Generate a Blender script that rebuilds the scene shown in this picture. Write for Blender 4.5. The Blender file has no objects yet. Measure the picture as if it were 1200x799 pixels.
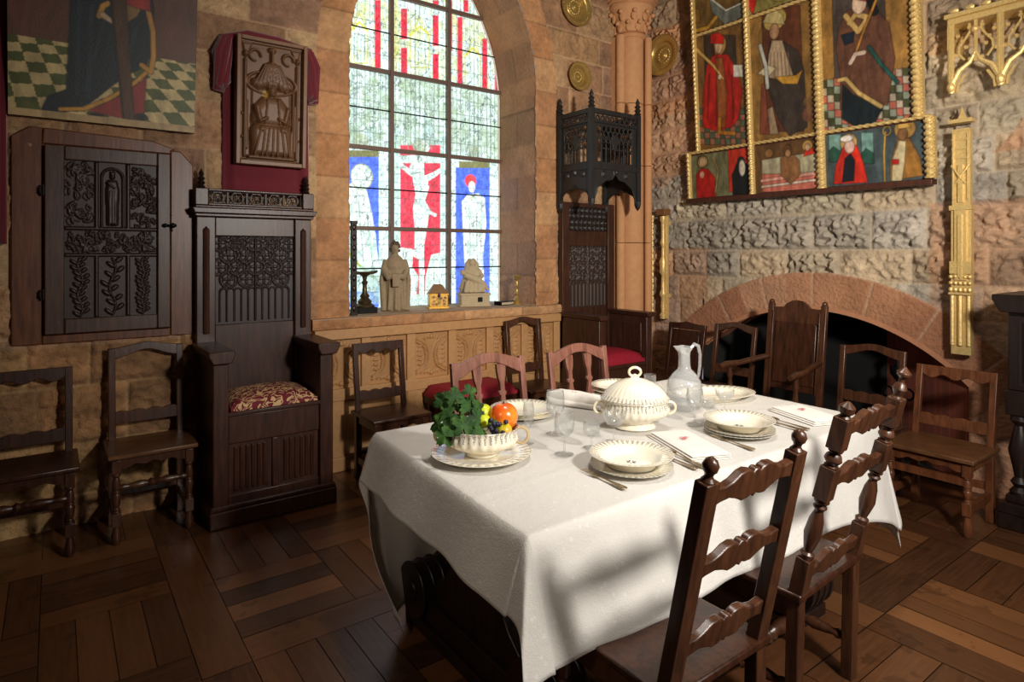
import bpy, bmesh, math, random
import numpy as np
from mathutils import Vector, Matrix
random.seed(7); rng = np.random.default_rng(5)
PI = math.pi
SC = bpy.context.scene; C = SC.collection
# ---------------------------------------------------------------- camera data
F, CU, CV0, CH, TH = 730.0, 600.0, 297.0, 1.55, math.radians(36.3)
WY, WX = 4.35, 4.85            # window wall (Y) and hearth wall (X)
def onY(Y):                     # photo measurement -> plane coords on a wall facing -Y
    def g(u, v):
        a = TH + math.atan((u-CU)/F); X = Y*math.tan(a); D = X*math.sin(TH)+Y*math.cos(TH)
        return (X, CH-(v-CV0)/F*D)
    return g
def onX(X):                     # same for a wall facing -X, first coord is -Y
    def g(u, v):
        a = TH + math.atan((u-CU)/F); Y = X/math.tan(a); D = X*math.sin(TH)+Y*math.cos(TH)
        return (-Y, CH-(v-CV0)/F*D)
    return g
# ---------------------------------------------------------------- mesh builder
class MB:
    def __init__(s): s.v = []; s.f = []
    def add(s, vs, fs, M=None):
        n = len(s.v)
        for p in vs:
            p = Vector(p)
            s.v.append(tuple(M @ p) if M is not None else tuple(p))
        for f in fs: s.f.append(tuple(i+n for i in f))
        return s
    def box(s, c, d, M=None, top=1.0):
        x, y, z = c; a, b, h = d[0]/2, d[1]/2, d[2]/2
        vs = [(x-a, y-b, z-h), (x+a, y-b, z-h), (x+a, y+b, z-h), (x-a, y+b, z-h),
              (x-a*top, y-b*top, z+h), (x+a*top, y-b*top, z+h), (x+a*top, y+b*top, z+h), (x-a*top, y+b*top, z+h)]
        return s.add(vs, [(0,3,2,1), (4,5,6,7), (0,1,5,4), (1,2,6,5), (2,3,7,6), (3,0,4,7)], M)
    def b2(s, x0, x1, y0, y1, z0, z1, M=None):
        return s.box(((x0+x1)/2, (y0+y1)/2, (z0+z1)/2), (abs(x1-x0), abs(y1-y0), abs(z1-z0)), M)
    def bar(s, p, q, w, d, side=(1,0,0)):
        p = Vector(p); q = Vector(q); t = (q-p).normalized(); sd = Vector(side)
        sd = (sd - t*sd.dot(t)).normalized(); n = t.cross(sd)
        vs = []
        for c in (p, q):
            for a, b in ((-1,-1), (1,-1), (1,1), (-1,1)): vs.append(c + sd*a*w/2 + n*b*d/2)
        return s.add(vs, [(0,3,2,1), (4,5,6,7), (0,1,5,4), (1,2,6,5), (2,3,7,6), (3,0,4,7)])
    def tube(s, pts, r, n=10, cap=True, sq=1.0):
        P = [Vector(p) for p in pts]; k = len(P)
        R = r if isinstance(r, (list, tuple)) else [r]*k
        t0 = (P[1]-P[0]).normalized(); ref = Vector((0,0,1)) if abs(t0.z) < .9 else Vector((1,0,0))
        nr = (ref - t0*ref.dot(t0)).normalized(); vs = []; fs = []
        for i in range(k):
            t = (P[min(i+1,k-1)]-P[max(i-1,0)]).normalized()
            nr = (nr - t*nr.dot(t)).normalized(); bi = t.cross(nr)
            for j in range(n):
                a = 2*PI*j/n; vs.append(P[i]+nr*math.cos(a)*R[i]*sq+bi*math.sin(a)*R[i])
        for i in range(k-1):
            for j in range(n): fs.append((i*n+j, i*n+(j+1)%n, (i+1)*n+(j+1)%n, (i+1)*n+j))
        if cap: fs += [tuple(range(n-1,-1,-1)), tuple(range((k-1)*n, k*n))]
        return s.add(vs, fs)
    def lathe(s, prof, n=24, o=(0,0,0), M=None, rf=None):
        vs = []; fs = []; k = len(prof)
        for i, (r, z) in enumerate(prof):
            for j in range(n):
                a = 2*PI*j/n; rr = r*(rf(a, z, r) if rf else 1)
                vs.append((o[0]+rr*math.cos(a), o[1]+rr*math.sin(a), o[2]+z))
        for i in range(k-1):
            for j in range(n): fs.append((i*n+j, i*n+(j+1)%n, (i+1)*n+(j+1)%n, (i+1)*n+j))
        if prof[0][0] > 1e-4: fs.append(tuple(range(n-1,-1,-1)))
        if prof[-1][0] > 1e-4: fs.append(tuple(range((k-1)*n, k*n)))
        return s.add(vs, fs, M)
    def turn(s, p, q, prof, n=14):               # prof: (t 0..1, r) along p->q
        p = Vector(p); q = Vector(q); L = (q-p).length
        M = Matrix.Translation(p) @ (q-p).to_track_quat('Z', 'Y').to_matrix().to_4x4()
        return s.lathe([(r, t*L) for t, r in prof], n, (0,0,0), M)
    def ball(s, c, r, n=12, sc=(1,1,1), M=None):
        k = max(6, n//2+1)
        pr = [(max(1e-5, math.sin(PI*i/k)), -math.cos(PI*i/k)) for i in range(k+1)]
        T = Matrix.Translation(c) @ (M if M is not None else Matrix()) @ Matrix.Diagonal((r*sc[0], r*sc[1], r*sc[2], 1))
        return s.lathe(pr, n, (0,0,0), T)
    def prism(s, poly, y0, y1, M=None):          # polygon in xz extruded along y
        n = len(poly)
        vs = [(x, y0, z) for x, z in poly]+[(x, y1, z) for x, z in poly]
        fs = [tuple(range(n)), tuple(range(2*n-1, n-1, -1))]
        for i in range(n): fs.append((i, i+n, (i+1)%n+n, (i+1)%n))
        return s.add(vs, fs, M)
    def rope(s, p, q, R, pitch=.05, n=10):
        p = Vector(p); q = Vector(q); L = (q-p).length; k = max(4, int(L/pitch*6))
        M = Matrix.Translation(p) @ (q-p).to_track_quat('Z', 'Y').to_matrix().to_4x4()
        vs = []; fs = []
        for i in range(k+1):
            z = L*i/k
            for j in range(n):
                a = 2*PI*j/n; r = R*(1+.24*math.cos(2*a-2*PI*z/pitch)); vs.append((r*math.cos(a), r*math.sin(a), z))
        for i in range(k):
            for j in range(n): fs.append((i*n+j, i*n+(j+1)%n, (i+1)*n+(j+1)%n, (i+1)*n+j))
        fs += [tuple(range(n-1,-1,-1)), tuple(range(k*n, (k+1)*n))]
        return s.add(vs, fs, M)
def obj(name, b, mat, parent=None, sm=40, bev=0, label=None, loc=None, fix=True):
    me = bpy.data.meshes.new(name); me.from_pydata(b.v, [], b.f)
    if fix:
        bm = bmesh.new(); bm.from_mesh(me); bmesh.ops.recalc_face_normals(bm, faces=bm.faces); bm.to_mesh(me); bm.free()
    me.materials.append(mat); o = bpy.data.objects.new(name, me); C.objects.link(o)
    if sm: me.shade_smooth(); me.set_sharp_from_angle(angle=math.radians(sm))
    if bev:
        m = o.modifiers.new('bevel', 'BEVEL'); m.width = bev; m.segments = 2; m.limit_method = 'ANGLE'; m.angle_limit = math.radians(50)
    if parent: o.parent = parent
    if loc: o.location = loc
    if label: o['label'] = label
    return o
def thing(name, label, cat, loc=(0,0,0), rz=0, group=None, rx=0):
    o = bpy.data.objects.new(name, None); o.empty_display_size = .1; C.objects.link(o)
    o.location = loc; o.rotation_euler = (rx, 0, rz); o['label'] = label; o['category'] = cat
    if group: o['group'] = group
    return o
def tag(o, label, cat, group=None, kind=None):
    o['label'] = label; o['category'] = cat
    if group: o['group'] = group
    if kind: o['kind'] = kind
    return o
def struct(o): o['kind'] = 'structure'; return o
def dup(root, loc, rz, label, group=None):
    r = root.copy(); C.objects.link(r); r.location = loc; r.rotation_euler = (0,0,rz); r['label'] = label
    if group: r['group'] = group
    for ch in list(root.children):
        c = ch.copy(); C.objects.link(c); c.parent = r
        for g in list(ch.children):
            d = g.copy(); C.objects.link(d); d.parent = c
    return r
# ---------------------------------------------------------------- colours, materials
def lin(c): return tuple((x/255/12.92 if x/255 <= .04045 else ((x/255+.055)/1.055)**2.4) for x in c)
class NT:
    def __init__(s, name):
        s.m = bpy.data.materials.new(name); s.m.use_nodes = True; s.t = s.m.node_tree; s.n = s.t.nodes; s.l = s.t.links
        s.p = s.n['Principled BSDF']; s.out = s.n['Material Output']
    def N(s, typ, **kw):
        n = s.n.new(typ)
        for k, v in kw.items():
            if k.startswith('i_'): n.inputs[k[2:].replace('_', ' ')].default_value = v
            else: setattr(n, k, v)
        return n
    def L(s, a, b): s.l.new(a, b)
    def math(s, op, a, b=None, c=None):
        n = s.n.new('ShaderNodeMath'); n.operation = op
        for i, x in enumerate((a, b, c)):
            if x is None: continue
            if isinstance(x, (int, float)): n.inputs[i].default_value = x
            else: s.L(x, n.inputs[i])
        return n.outputs[0]
    def mix(s, fac, a, b, blend='MIX'):
        n = s.n.new('ShaderNodeMix'); n.data_type = 'RGBA'; n.blend_type = blend
        for i, x in ((0, fac), (6, a), (7, b)):
            if isinstance(x, (int, float)): n.inputs[i].default_value = x
            elif isinstance(x, tuple): n.inputs[i].default_value = (*x, 1)
            else: s.L(x, n.inputs[i])
        return n.outputs[2]
    def coord(s, sc=(1,1,1), which='Object'):
        t = s.N('ShaderNodeTexCoord'); m = s.N('ShaderNodeMapping'); m.inputs['Scale'].default_value = sc
        s.L(t.outputs[which], m.inputs[0]); return m.outputs[0]
    def noise(s, co, scale, detail=4, rough=.6):
        n = s.N('ShaderNodeTexNoise'); n.inputs['Scale'].default_value = scale; n.inputs['Detail'].default_value = detail
        n.inputs['Roughness'].default_value = rough; s.L(co, n.inputs['Vector']); return n.outputs['Fac']
    def ramp(s, fac, stops):
        r = s.N('ShaderNodeValToRGB'); e = r.color_ramp.elements
        while len(e) < len(stops): e.new(.5)
        for i, (p, c) in enumerate(stops): e[i].position = p; e[i].color = (*c, 1)
        s.L(fac, r.inputs[0]); return r.outputs[0]
    def bump(s, h, st, dist=.01):
        b = s.N('ShaderNodeBump'); b.inputs['Strength'].default_value = st; b.inputs['Distance'].default_value = dist
        s.L(h, b.inputs['Height']); s.L(b.outputs[0], s.p.inputs['Normal'])
    def base(s, c):
        if isinstance(c, tuple): s.p.inputs['Base Color'].default_value = (*c, 1)
        else: s.L(c, s.p.inputs['Base Color'])
    def set(s, **kw):
        for k, v in kw.items(): s.p.inputs[k.replace('_', ' ')].default_value = v
def wood(name, dark, light, rough=.35, grain=(14,14,1.6), bump=.25):
    t = NT(name); co = t.coord(grain); n = t.noise(co, 3.0, 6, .65); n2 = t.noise(t.coord(), 4.0, 3)
    c = t.ramp(n, [(.3, lin(dark)), (.7, lin(light))]); c = t.mix(t.math('MULTIPLY', n2, .6), c, lin(dark))
    t.base(c); t.set(Roughness=rough); t.bump(n, bump, .003); return t.m
def plain(name, col, rough=.5, metal=0, nb=0, ns=60, var=.25):
    t = NT(name); n = t.noise(t.coord(), ns, 4); c = lin(col)
    t.base(t.mix(n, tuple(x*(1-var) for x in c), tuple(min(1, x*(1+var)) for x in c)))
    t.set(Roughness=rough, Metallic=metal)
    if nb: t.bump(n, nb, .004)
    return t.m
def painted(name, rough=.6, nb=.3, ns=120, metal=0, mul=.25, emis=0):
    t = NT(name); a = t.N('ShaderNodeVertexColor'); a.layer_name = 'Col'; n = t.noise(t.coord(), ns, 5)
    c = t.mix(mul, a.outputs[0], t.mix(1.0, a.outputs[0], n, 'MULTIPLY')); 
    t.base(c); t.set(Roughness=rough, Metallic=metal)
    if emis:
        t.L(a.outputs[0], t.p.inputs['Emission Color']); t.set(Emission_Strength=emis)
    if nb: t.bump(n, nb, .016 if name == 'ashlar' else .004)
    return t.m
M = {}
M['walnut'] = wood('walnut', (30,15,9), (82,45,27), .32)
M['chestnut'] = wood('chestnut', (44,25,17), (98,60,38), .3)
M['oak_black'] = wood('oak_black', (20,13,11), (48,31,25), .36)
M['throne'] = wood('throne_oak', (42,23,17), (88,52,37), .38)
M['ebon'] = wood('ebonised', (22,22,23), (50,50,50), .5)
M['pink_wood'] = wood('worn_chair', (104,64,52), (172,120,102), .4)
M['seat_wood'] = wood('seat_wood', (70,44,26), (128,86,52), .35, (3,14,14))
M['cab'] = wood('cabinet_wood', (70,37,21), (134,80,46), .38)
M['door_wood'] = wood('door_wood', (48,29,21), (92,60,43), .4)
M['stone_dark'] = plain('soot', (14,12,12), .9)
M['iron'] = plain('iron', (26,25,26), .5, .7)
M['velvet'] = plain('velvet', (104,10,30), .85, 0, .3, 200, .5)
M['velvet'].node_tree.nodes['Principled BSDF'].inputs['Sheen Weight'].default_value = .6
M['crimson'] = plain('crimson_cushion', (150,16,42), .7, 0, .4, 40, .4)
M['gold'] = plain('gold', (226,194,128), .38, .4, .8, 70, .35)
M['brass'] = plain('brass', (186,156,92), .34, .6, .3, 50, .35)
M['silver'] = plain('silver', (205,190,165), .25, 1, .1, 30, .1)
M['old_silver'] = M['silver']
def glassm(nm='clear_glass', haze=.05):
    t = NT(nm); t.n.remove(t.p)
    fr = t.N('ShaderNodeLayerWeight'); fr.inputs['Blend'].default_value = .5
    tr = t.N('ShaderNodeBsdfTransparent'); tr.inputs[0].default_value = (.965,.97,.97,1)
    gl = t.N('ShaderNodeBsdfGlossy'); gl.inputs['Roughness'].default_value = .03
    mx = t.N('ShaderNodeMixShader'); t.L(t.math('MULTIPLY_ADD', t.math('POWER', fr.outputs['Facing'], 2.2), .62, .07), mx.inputs[0])
    t.L(tr.outputs[0], mx.inputs[1]); t.L(gl.outputs[0], mx.inputs[2]); df = t.N('ShaderNodeBsdfDiffuse'); df.inputs[0].default_value = (.9,.92,.93,1); m2 = t.N('ShaderNodeMixShader'); m2.inputs[0].default_value = haze
    t.L(mx.outputs[0], m2.inputs[1]); t.L(df.outputs[0], m2.inputs[2]); t.L(m2.outputs[0], t.out.inputs[0]); return t.m
M['glass'] = glassm(); M['etched'] = glassm('etched_glass', .16)
M['painted'] = painted('tempera', .5, .25, 90, 0, .35)
M['stone'] = painted('ashlar', .9, 1.0, 34, 0, .5)
M['relief'] = painted('carved_relief', .46, .15, 60, 0, .2)
M['giltpaint'] = painted('parcel_gilt', .45, .3, 60, .25, .2)
# ---------------------------------------------------------------- value noise in numpy
def vnoise(x, y, seed=0):
    r = np.random.default_rng(seed); T = r.random((256,256))
    xi = np.floor(x).astype(int); yi = np.floor(y).astype(int); fx = x-xi; fy = y-yi
    fx = fx*fx*(3-2*fx); fy = fy*fy*(3-2*fy); g = lambda a, b: T[a % 256, b % 256]
    return (g(xi,yi)*(1-fx)+g(xi+1,yi)*fx)*(1-fy)+(g(xi,yi+1)*(1-fx)+g(xi+1,yi+1)*fx)*fy
def fbm(x, y, oct=4, seed=0):
    s = 0; a = .5; 
    for i in range(oct): s = s+a*vnoise(x*2**i, y*2**i, seed+i); a *= .5
    return s/(1-.5**oct)
# ---------------------------------------------------------------- canvas: relief + paint on a plane
class Cv:
    def __init__(s, a0, a1, b0, b1, res, conv=None, col=(128,128,128)):
        s.a0, s.a1, s.b0, s.b1 = a0, a1, b0, b1; s.res = res; s.conv = conv
        s.nx = max(2, int(round((a1-a0)/res))+1); s.nz = max(2, int(round((b1-b0)/res))+1)
        s.A, s.B = np.meshgrid(np.linspace(a0, a1, s.nx), np.linspace(b0, b1, s.nz))
        s.H = np.zeros_like(s.A); s.C = np.ones(s.A.shape+(3,))*np.array(lin(col)); s.mask = np.ones_like(s.A, bool)
        if conv:
            p = s.inv_mid(); s.k = p
        else: s.k = 1.0
    def inv_mid(s):
        # metres per photo pixel around the middle (measured by a small step)
        best = None
        for u in range(-60, 1260, 20):
            for v in range(-60, 860, 40):
                p = s.conv(u, v)
                d = abs(p[0]-(s.a0+s.a1)/2)+abs(p[1]-(s.b0+s.b1)/2)
                if best is None or d < best[0]: best = (d, u, v)
        _, u, v = best; return abs(s.conv(u, v+1)[1]-s.conv(u, v)[1])
    def P(s, p): return s.conv(*p) if s.conv else p
    def ell(s, c, a, b=None, rot=0):
        b = a if b is None else b; c = s.P(c); a *= s.k; b *= s.k; x = s.A-c[0]; y = s.B-c[1]; r = math.radians(rot)
        X = x*math.cos(r)+y*math.sin(r); Y = -x*math.sin(r)+y*math.cos(r)
        return (np.sqrt((X/a)**2+(Y/b)**2)-1)*min(a, b)
    def cap(s, p, q, r, r2=None):
        r2 = r if r2 is None else r2; p = s.P(p); q = s.P(q); r *= s.k; r2 *= s.k
        dx, dy = q[0]-p[0], q[1]-p[1]; L = dx*dx+dy*dy+1e-12
        t = np.clip(((s.A-p[0])*dx+(s.B-p[1])*dy)/L, 0, 1)
        return np.hypot(s.A-p[0]-t*dx, s.B-p[1]-t*dy)-(r+(r2-r)*t)
    def path(s, pts, r, r2=None):
        n = len(pts)-1; d = None
        for i in range(n):
            ra = r if r2 is None else r+(r2-r)*i/n; rb = r if r2 is None else r+(r2-r)*(i+1)/n
            e = s.cap(pts[i], pts[i+1], ra, rb); d = e if d is None else np.minimum(d, e)
        return d
    def arc(s, c, R, a0, a1, r, n=14, sy=1):
        return s.path([(c[0]+R*math.cos(math.radians(a0+(a1-a0)*i/n)), c[1]+sy*R*math.sin(math.radians(a0+(a1-a0)*i/n))) for i in range(n+1)], r)
    def poly(s, pts):
        P = [s.P(p) for p in pts]; n = len(P); d = np.full(s.A.shape, 1e9); ins = np.zeros(s.A.shape, bool)
        for i in range(n):
            (x0, y0), (x1, y1) = P[i], P[(i+1) % n]; dx, dy = x1-x0, y1-y0; L = dx*dx+dy*dy+1e-12
            t = np.clip(((s.A-x0)*dx+(s.B-y0)*dy)/L, 0, 1); d = np.minimum(d, np.hypot(s.A-x0-t*dx, s.B-y0-t*dy))
            if dy != 0:
                c = ((y0 > s.B) != (y1 > s.B)) & (s.A < dx*(s.B-y0)/dy+x0); ins ^= c
        return np.where(ins, -d, d)
    def rect(s, x0, y0, x1, y1): return s.poly([(x0,y0), (x1,y0), (x1,y1), (x0,y1)])
    def up(s, d, h, soft=None, add=False):
        soft = soft or h; t = np.clip(-d/soft, 0, 1); b = h*np.sqrt(1-(1-t)**2)
        if add: s.H = s.H+b
        else: s.H = np.maximum(s.H, b)
        return s
    def cut(s, d, h, soft=None):
        t = np.clip(-d/(soft or abs(h)), 0, 1); s.H = s.H-h*t; return s
    def ink(s, d, col, al=1.0):
        w = (np.clip(.5-d/s.res, 0, 1)*al)[..., None]; s.C = s.C*(1-w)+np.array(lin(col))*w
        if getattr(s, 'outline', 0) and al == 1.0: s.C = s.C*(1-s.outline*np.clip(1.2-np.abs(d)/s.res, 0, 1)[..., None])
        return s
    def folds(s, amt=.5, seed=4):
        n = fbm(s.A*34+4*fbm(s.A*4, s.B*4, 2, seed), s.B*7, 3, seed); s.C = s.C*(1+amt*(n-.5)*2)[..., None]; return s
    def mottle(s, amt=.25, sc=20, seed=3):
        n = fbm(s.A*sc+50, s.B*sc+50, 4, seed); s.C = s.C*(1+amt*(n-.5)*2)[..., None]; return s
    def mesh(s, name, mat, parent=None, o=(0,0,0), a_ref=None, b_ref=None, solid=0, back=None, sm=True, label=None, curve=None):
        ar = (s.a0+s.a1)/2 if a_ref is None else a_ref; br = s.b0 if b_ref is None else b_ref
        Y = -s.H if curve is None else -s.H-curve
        V = np.stack([s.A-ar+o[0], Y+o[1], s.B-br+o[2]], -1).reshape(-1, 3)
        i = np.arange(s.nx*s.nz).reshape(s.nz, s.nx)
        q = np.stack([i[:-1,:-1], i[:-1,1:], i[1:,1:], i[1:,:-1]], -1)
        mk = s.mask[:-1,:-1] & s.mask[:-1,1:] & s.mask[1:,1:] & s.mask[1:,:-1]; q = q[mk]
        vs, fs = V, q
        if back is not None:       # close with side skirt reaching back
            ring = list(i[0,:])+list(i[1:,-1])+list(i[-1,:-1][::-1])+list(i[1:-1,0][::-1]); n0 = len(V)
            W = V[ring].copy(); W[:,1] = o[1]+back; vs = np.concatenate([V, W]); m = len(ring)
            k = np.arange(m); q2 = np.stack([np.array(ring)[k], n0+k, n0+(k+1) % m, np.array(ring)[(k+1) % m]], -1)
            fs = np.concatenate([q, q2])
        used = np.zeros(len(vs), bool); used[fs.ravel()] = True; idx = np.cumsum(used)-1
        cols = s.C.reshape(-1, 3)
        if back is not None: cols = np.concatenate([cols, cols[ring]])
        vs = vs[used]; cols = cols[used]; fs = idx[fs]
        me = bpy.data.meshes.new(name); me.vertices.add(len(vs)); me.vertices.foreach_set('co', vs.astype('f').ravel())
        me.loops.add(len(fs)*4); me.loops.foreach_set('vertex_index', fs.astype('i').ravel())
        me.polygons.add(len(fs)); me.polygons.foreach_set('loop_start', np.arange(len(fs), dtype='i')*4)
        me.update(calc_edges=True); me.validate()
        ca = me.color_attributes.new('Col', 'FLOAT_COLOR', 'POINT')
        ca.data.foreach_set('color', np.concatenate([np.clip(cols, 0, 1), np.ones((len(cols),1))], 1).astype('f').ravel())
        me.materials.append(mat); ob = bpy.data.objects.new(name, me); C.objects.link(ob)
        if sm: me.shade_smooth(); 
        if back is not None and sm: me.set_sharp_from_angle(angle=math.radians(60))
        if solid:
            md = ob.modifiers.new('solid', 'SOLIDIFY'); md.thickness = solid; md.offset = -1
        if parent: ob.parent = parent
        if label: ob['label'] = label
        return ob
# ================================================================ SETTING
def courses(z0, z1, h, jit):
    z = [z0]
    while z[-1] < z1: z.append(z[-1]+h*(1+jit*(random.random()-.5)))
    return z
def ashlar(cv, hc, wc, pal, joint=.011, rock=.0, seed=0, rocky=None, jcol=(150,120,92)):
    random.seed(seed); zs = courses(cv.b0-.1, cv.b1, hc, .35)
    Hh = np.zeros_like(cv.A); Cc = cv.C.copy(); dj = np.full(cv.A.shape, 1.0); rk = np.zeros_like(cv.A)
    wob = .006*(fbm(cv.A*3, cv.B*3, 2, seed)-.5)
    for a, b in zip(zs[:-1], zs[1:]):
        x = cv.a0-random.random()*wc
        while x < cv.a1:
            w = wc*(.6+.9*random.random()); m = (cv.A >= x) & (cv.A < x+w) & (cv.B >= a) & (cv.B < b)
            d = np.minimum(np.minimum(cv.A-x, x+w-cv.A), np.minimum(cv.B-a, b-cv.B))+wob
            dj[m] = d[m]; c = np.array(lin(random.choice(pal)))*(.85+.3*random.random()); Cc[m] = c
            Hh[m] = random.uniform(-.004, .006); rk[m] = random.uniform(.5, 1.2); x += w
    edge = np.clip((dj-(.014 if rock > .03 else .004))/.025, 0, 1); jn = np.clip(1-dj/joint, 0, 1)
    R = rock if rocky is None else rock*rocky(cv)
    n = 1.6*(fbm(cv.A*24, cv.B*28, 3, seed+9)-.5)+.9*(vnoise(cv.A*38, cv.B*44, seed+2)-.5)+.25; n2 = fbm(cv.A*5+7, cv.B*5, 3, seed+20)-.5
    cv.H = Hh+R*rk*edge*(n*1.0+n2*.8)+.006*edge*np.sqrt(edge)-.008*jn+.003*(fbm(cv.A*30, cv.B*30, 3, seed)-.5)
    n3 = fbm(cv.A*9, cv.B*9, 4, seed+31); n4 = fbm(cv.A*28, cv.B*34, 3, seed+41); cv.C = Cc*(.42+.66*n3+.5*n4)[..., None]
    w = np.clip(jn*1.2, 0, 1)[..., None]*.75; cv.C = cv.C*(1-w)+np.array(lin(jcol))*w
    random.seed(seed+1)
PINKS = [(190,146,110), (200,162,122), (178,138,106), (206,172,130), (172,134,108), (196,154,112)]
GREYS = [(206,192,166), (186,176,160), (204,182,152), (214,194,162), (190,174,150), (196,186,172)]
ORNG = [(216,160,112), (210,152,104), (220,170,122), (206,150,106)]
# --- window arch geometry (pointed): x0..x1, springing z, radius
WX0, WX1, WSP, WR = 1.72, 3.46, 2.95, 1.65
def arch_half(z, grow=0.0):
    # returns left/right x of the pointed arch opening at height z (arrays ok)
    R = WR+grow; dz = np.clip(z-WSP, 0, None); t = np.sqrt(np.clip(R*R-dz*dz, 0, None))
    xr = np.where(z < WSP, WX1+grow, WX1-WR+t); xl = np.where(z < WSP, WX0-grow, WX0+WR-t); return xl, xr
# window wall
cv = Cv(-.9, 4.9, -.02, 4.6, .0125)
ashlar(cv, .29, .46, PINKS, rock=.022, seed=11, jcol=(226,190,150))
gr = .2 + .035*np.sign(np.sin(cv.B*PI/.31))            # quoin-like dressed surround
xl, xr = arch_half(cv.B, 0); ol, orr = arch_half(cv.B, .235)
ins = (cv.A > xl) & (cv.A < xr) & (cv.B > 1.02); dress = (cv.A > ol) & (cv.A < orr) & (cv.B > 1.0) & ~ins
cz = cv.B/.30; fr = np.abs(cz-np.round(cz))*.30
tone = np.array([lin(c) for c in ORNG])[(np.round(cz-.5).astype(int)*7) % 4]
nn = fbm(cv.A*9, cv.B*9, 4, 77)
jf = np.clip(1-fr/.009, 0, 1); cv.C[dress] = (tone*(.5+.55*nn+.4*fbm(cv.A*30, cv.B*30, 3, 13))[..., None]*(1-.45*jf)[..., None])[dress]; cv.H[dress] = (.008+.004*nn-.010*jf)[dress]
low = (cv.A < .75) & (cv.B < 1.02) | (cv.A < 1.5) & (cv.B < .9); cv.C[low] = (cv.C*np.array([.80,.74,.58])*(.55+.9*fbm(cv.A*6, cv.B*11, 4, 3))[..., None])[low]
cv.mask = ~((cv.A > xl+.01) & (cv.A < xr-.01) & (cv.B > 1.03) & (cv.B < 4.35))
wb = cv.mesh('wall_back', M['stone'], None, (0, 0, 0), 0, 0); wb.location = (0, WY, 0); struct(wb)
wall_plain = NT('plain_stone'); 
_n = wall_plain.noise(wall_plain.coord(), 3, 5); _b = wall_plain.N('ShaderNodeTexBrick'); 
_b.inputs['Color1'].default_value = (*lin((178,132,100)),1); _b.inputs['Color2'].default_value = (*lin((150,108,80)),1); _b.inputs['Mortar'].default_value = (*lin((110,84,62)),1)
_b.inputs['Scale'].default_value = 1.0; _b.inputs['Mortar Size'].default_value = .008; _b.inputs['Brick Width'].default_value = .5; _b.inputs['Row Height'].default_value = .28
_m = wall_plain.N('ShaderNodeMapping'); _tc = wall_plain.N('ShaderNodeTexCoord'); _m.inputs['Rotation'].default_value = (PI/2,0,0); wall_plain.L(_tc.outputs['Object'], _m.inputs[0]); wall_plain.L(_m.outputs[0], _b.inputs[0])
wall_plain.base(wall_plain.mix(.4, _b.outputs[0], wall_plain.mix(1.0, _b.outputs[0], _n, 'MULTIPLY'))); wall_plain.set(Roughness=.9)
M['plain_stone'] = wall_plain.m
b = MB().b2(-3.2, -.9, WY, WY+.3, 0, 5.2).b2(-.9, 4.9, WY+.02, WY+.3, 4.58, 5.2)
o = struct(obj('wall_back_side', b, M['plain_stone']))
# reveal of the window (jambs, arch soffit)
def strip(path, y0, y1, col, name, seed, ny=34, seg=.02):
    pts = [];
    for (p, q) in zip(path[:-1], path[1:]):
        L = math.dist(p, q); n = max(1, int(L/seg))
        for i in range(n): pts.append((p[0]+(q[0]-p[0])*i/n, p[1]+(q[1]-p[1])*i/n))
    pts.append(path[-1]); n = len(pts); S = [0]
    for i in range(1, n): S.append(S[-1]+math.dist(pts[i-1], pts[i]))
    S = np.array(S); ys = np.linspace(y0, y1, ny); V = []; Cc = []
    for i, p in enumerate(pts):
        row = int(S[i]/.30); e = abs(S[i]/.30-round(S[i]/.30))*.30
        for y in ys:
            half = (y0+(y1-y0)*(.45 if row % 2 else .62)); e2 = min(e, abs(y-half))
            j = max(0, 1-e2/.008); c = np.array(lin(col[(row*3+(y > half)*2) % len(col)]))*(.75+.5*float(fbm(np.array(S[i]*7.), np.array(y*7.), 4, seed)))
            V.append((p[0], y, p[1])); Cc.append(c*(1-.45*j))
    me = bpy.data.meshes.new(name); fs = [(i*ny+j, i*ny+j+1, (i+1)*ny+j+1, (i+1)*ny+j) for i in range(n-1) for j in range(ny-1)]
    me.from_pydata(V, [], fs); ca = me.color_attributes.new('Col', 'FLOAT_COLOR', 'POINT')
    ca.data.foreach_set('color', np.concatenate([np.array(Cc), np.ones((len(Cc),1))], 1).astype('f').ravel())
    me.materials.append(M['stone']); o = bpy.data.objects.new(name, me); C.objects.link(o); me.shade_smooth(); return o
zz = [1.05, 2.0, WSP]+[WSP+(4.393-WSP)*i/26 for i in range(1, 27)]
rpath = []
for z in zz: rpath.append((float(arch_half(np.array(z))[1]), z))
lpath = [(float(arch_half(np.array(z))[0]), z) for z in zz][::-1]
GY = 4.92
struct(strip(rpath+lpath, WY-.008, GY+.05, [(206,158,118), (192,146,110), (200,150,112), (184,142,110)], 'window_reveal', 5))
# sill slab, sill front
sc = Cv(1.44, 3.72, 0, .075, .012); ashlar(sc, .2, .5, ORNG, rock=.006, seed=4); sc.H = .012*np.sqrt(np.clip(1-((sc.B-.037)/.04)**2, 0, 1))+sc.H*.5
o = sc.mesh('window_sill', M['stone'], None, (0,0,0), 0, 0, back=.02); o.location = (0, WY-.05, 1.015); struct(o)
o = struct(obj('window_sill_top', MB().b2(1.44, 3.72, WY-.055, WY+.01, 1.07, 1.09).b2(1.70, 3.48, WY-.02, GY+.06, 1.0, 1.092), plain('sill_stone', (176,150,122), .8, 0, .4, 30), bev=.004))
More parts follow.
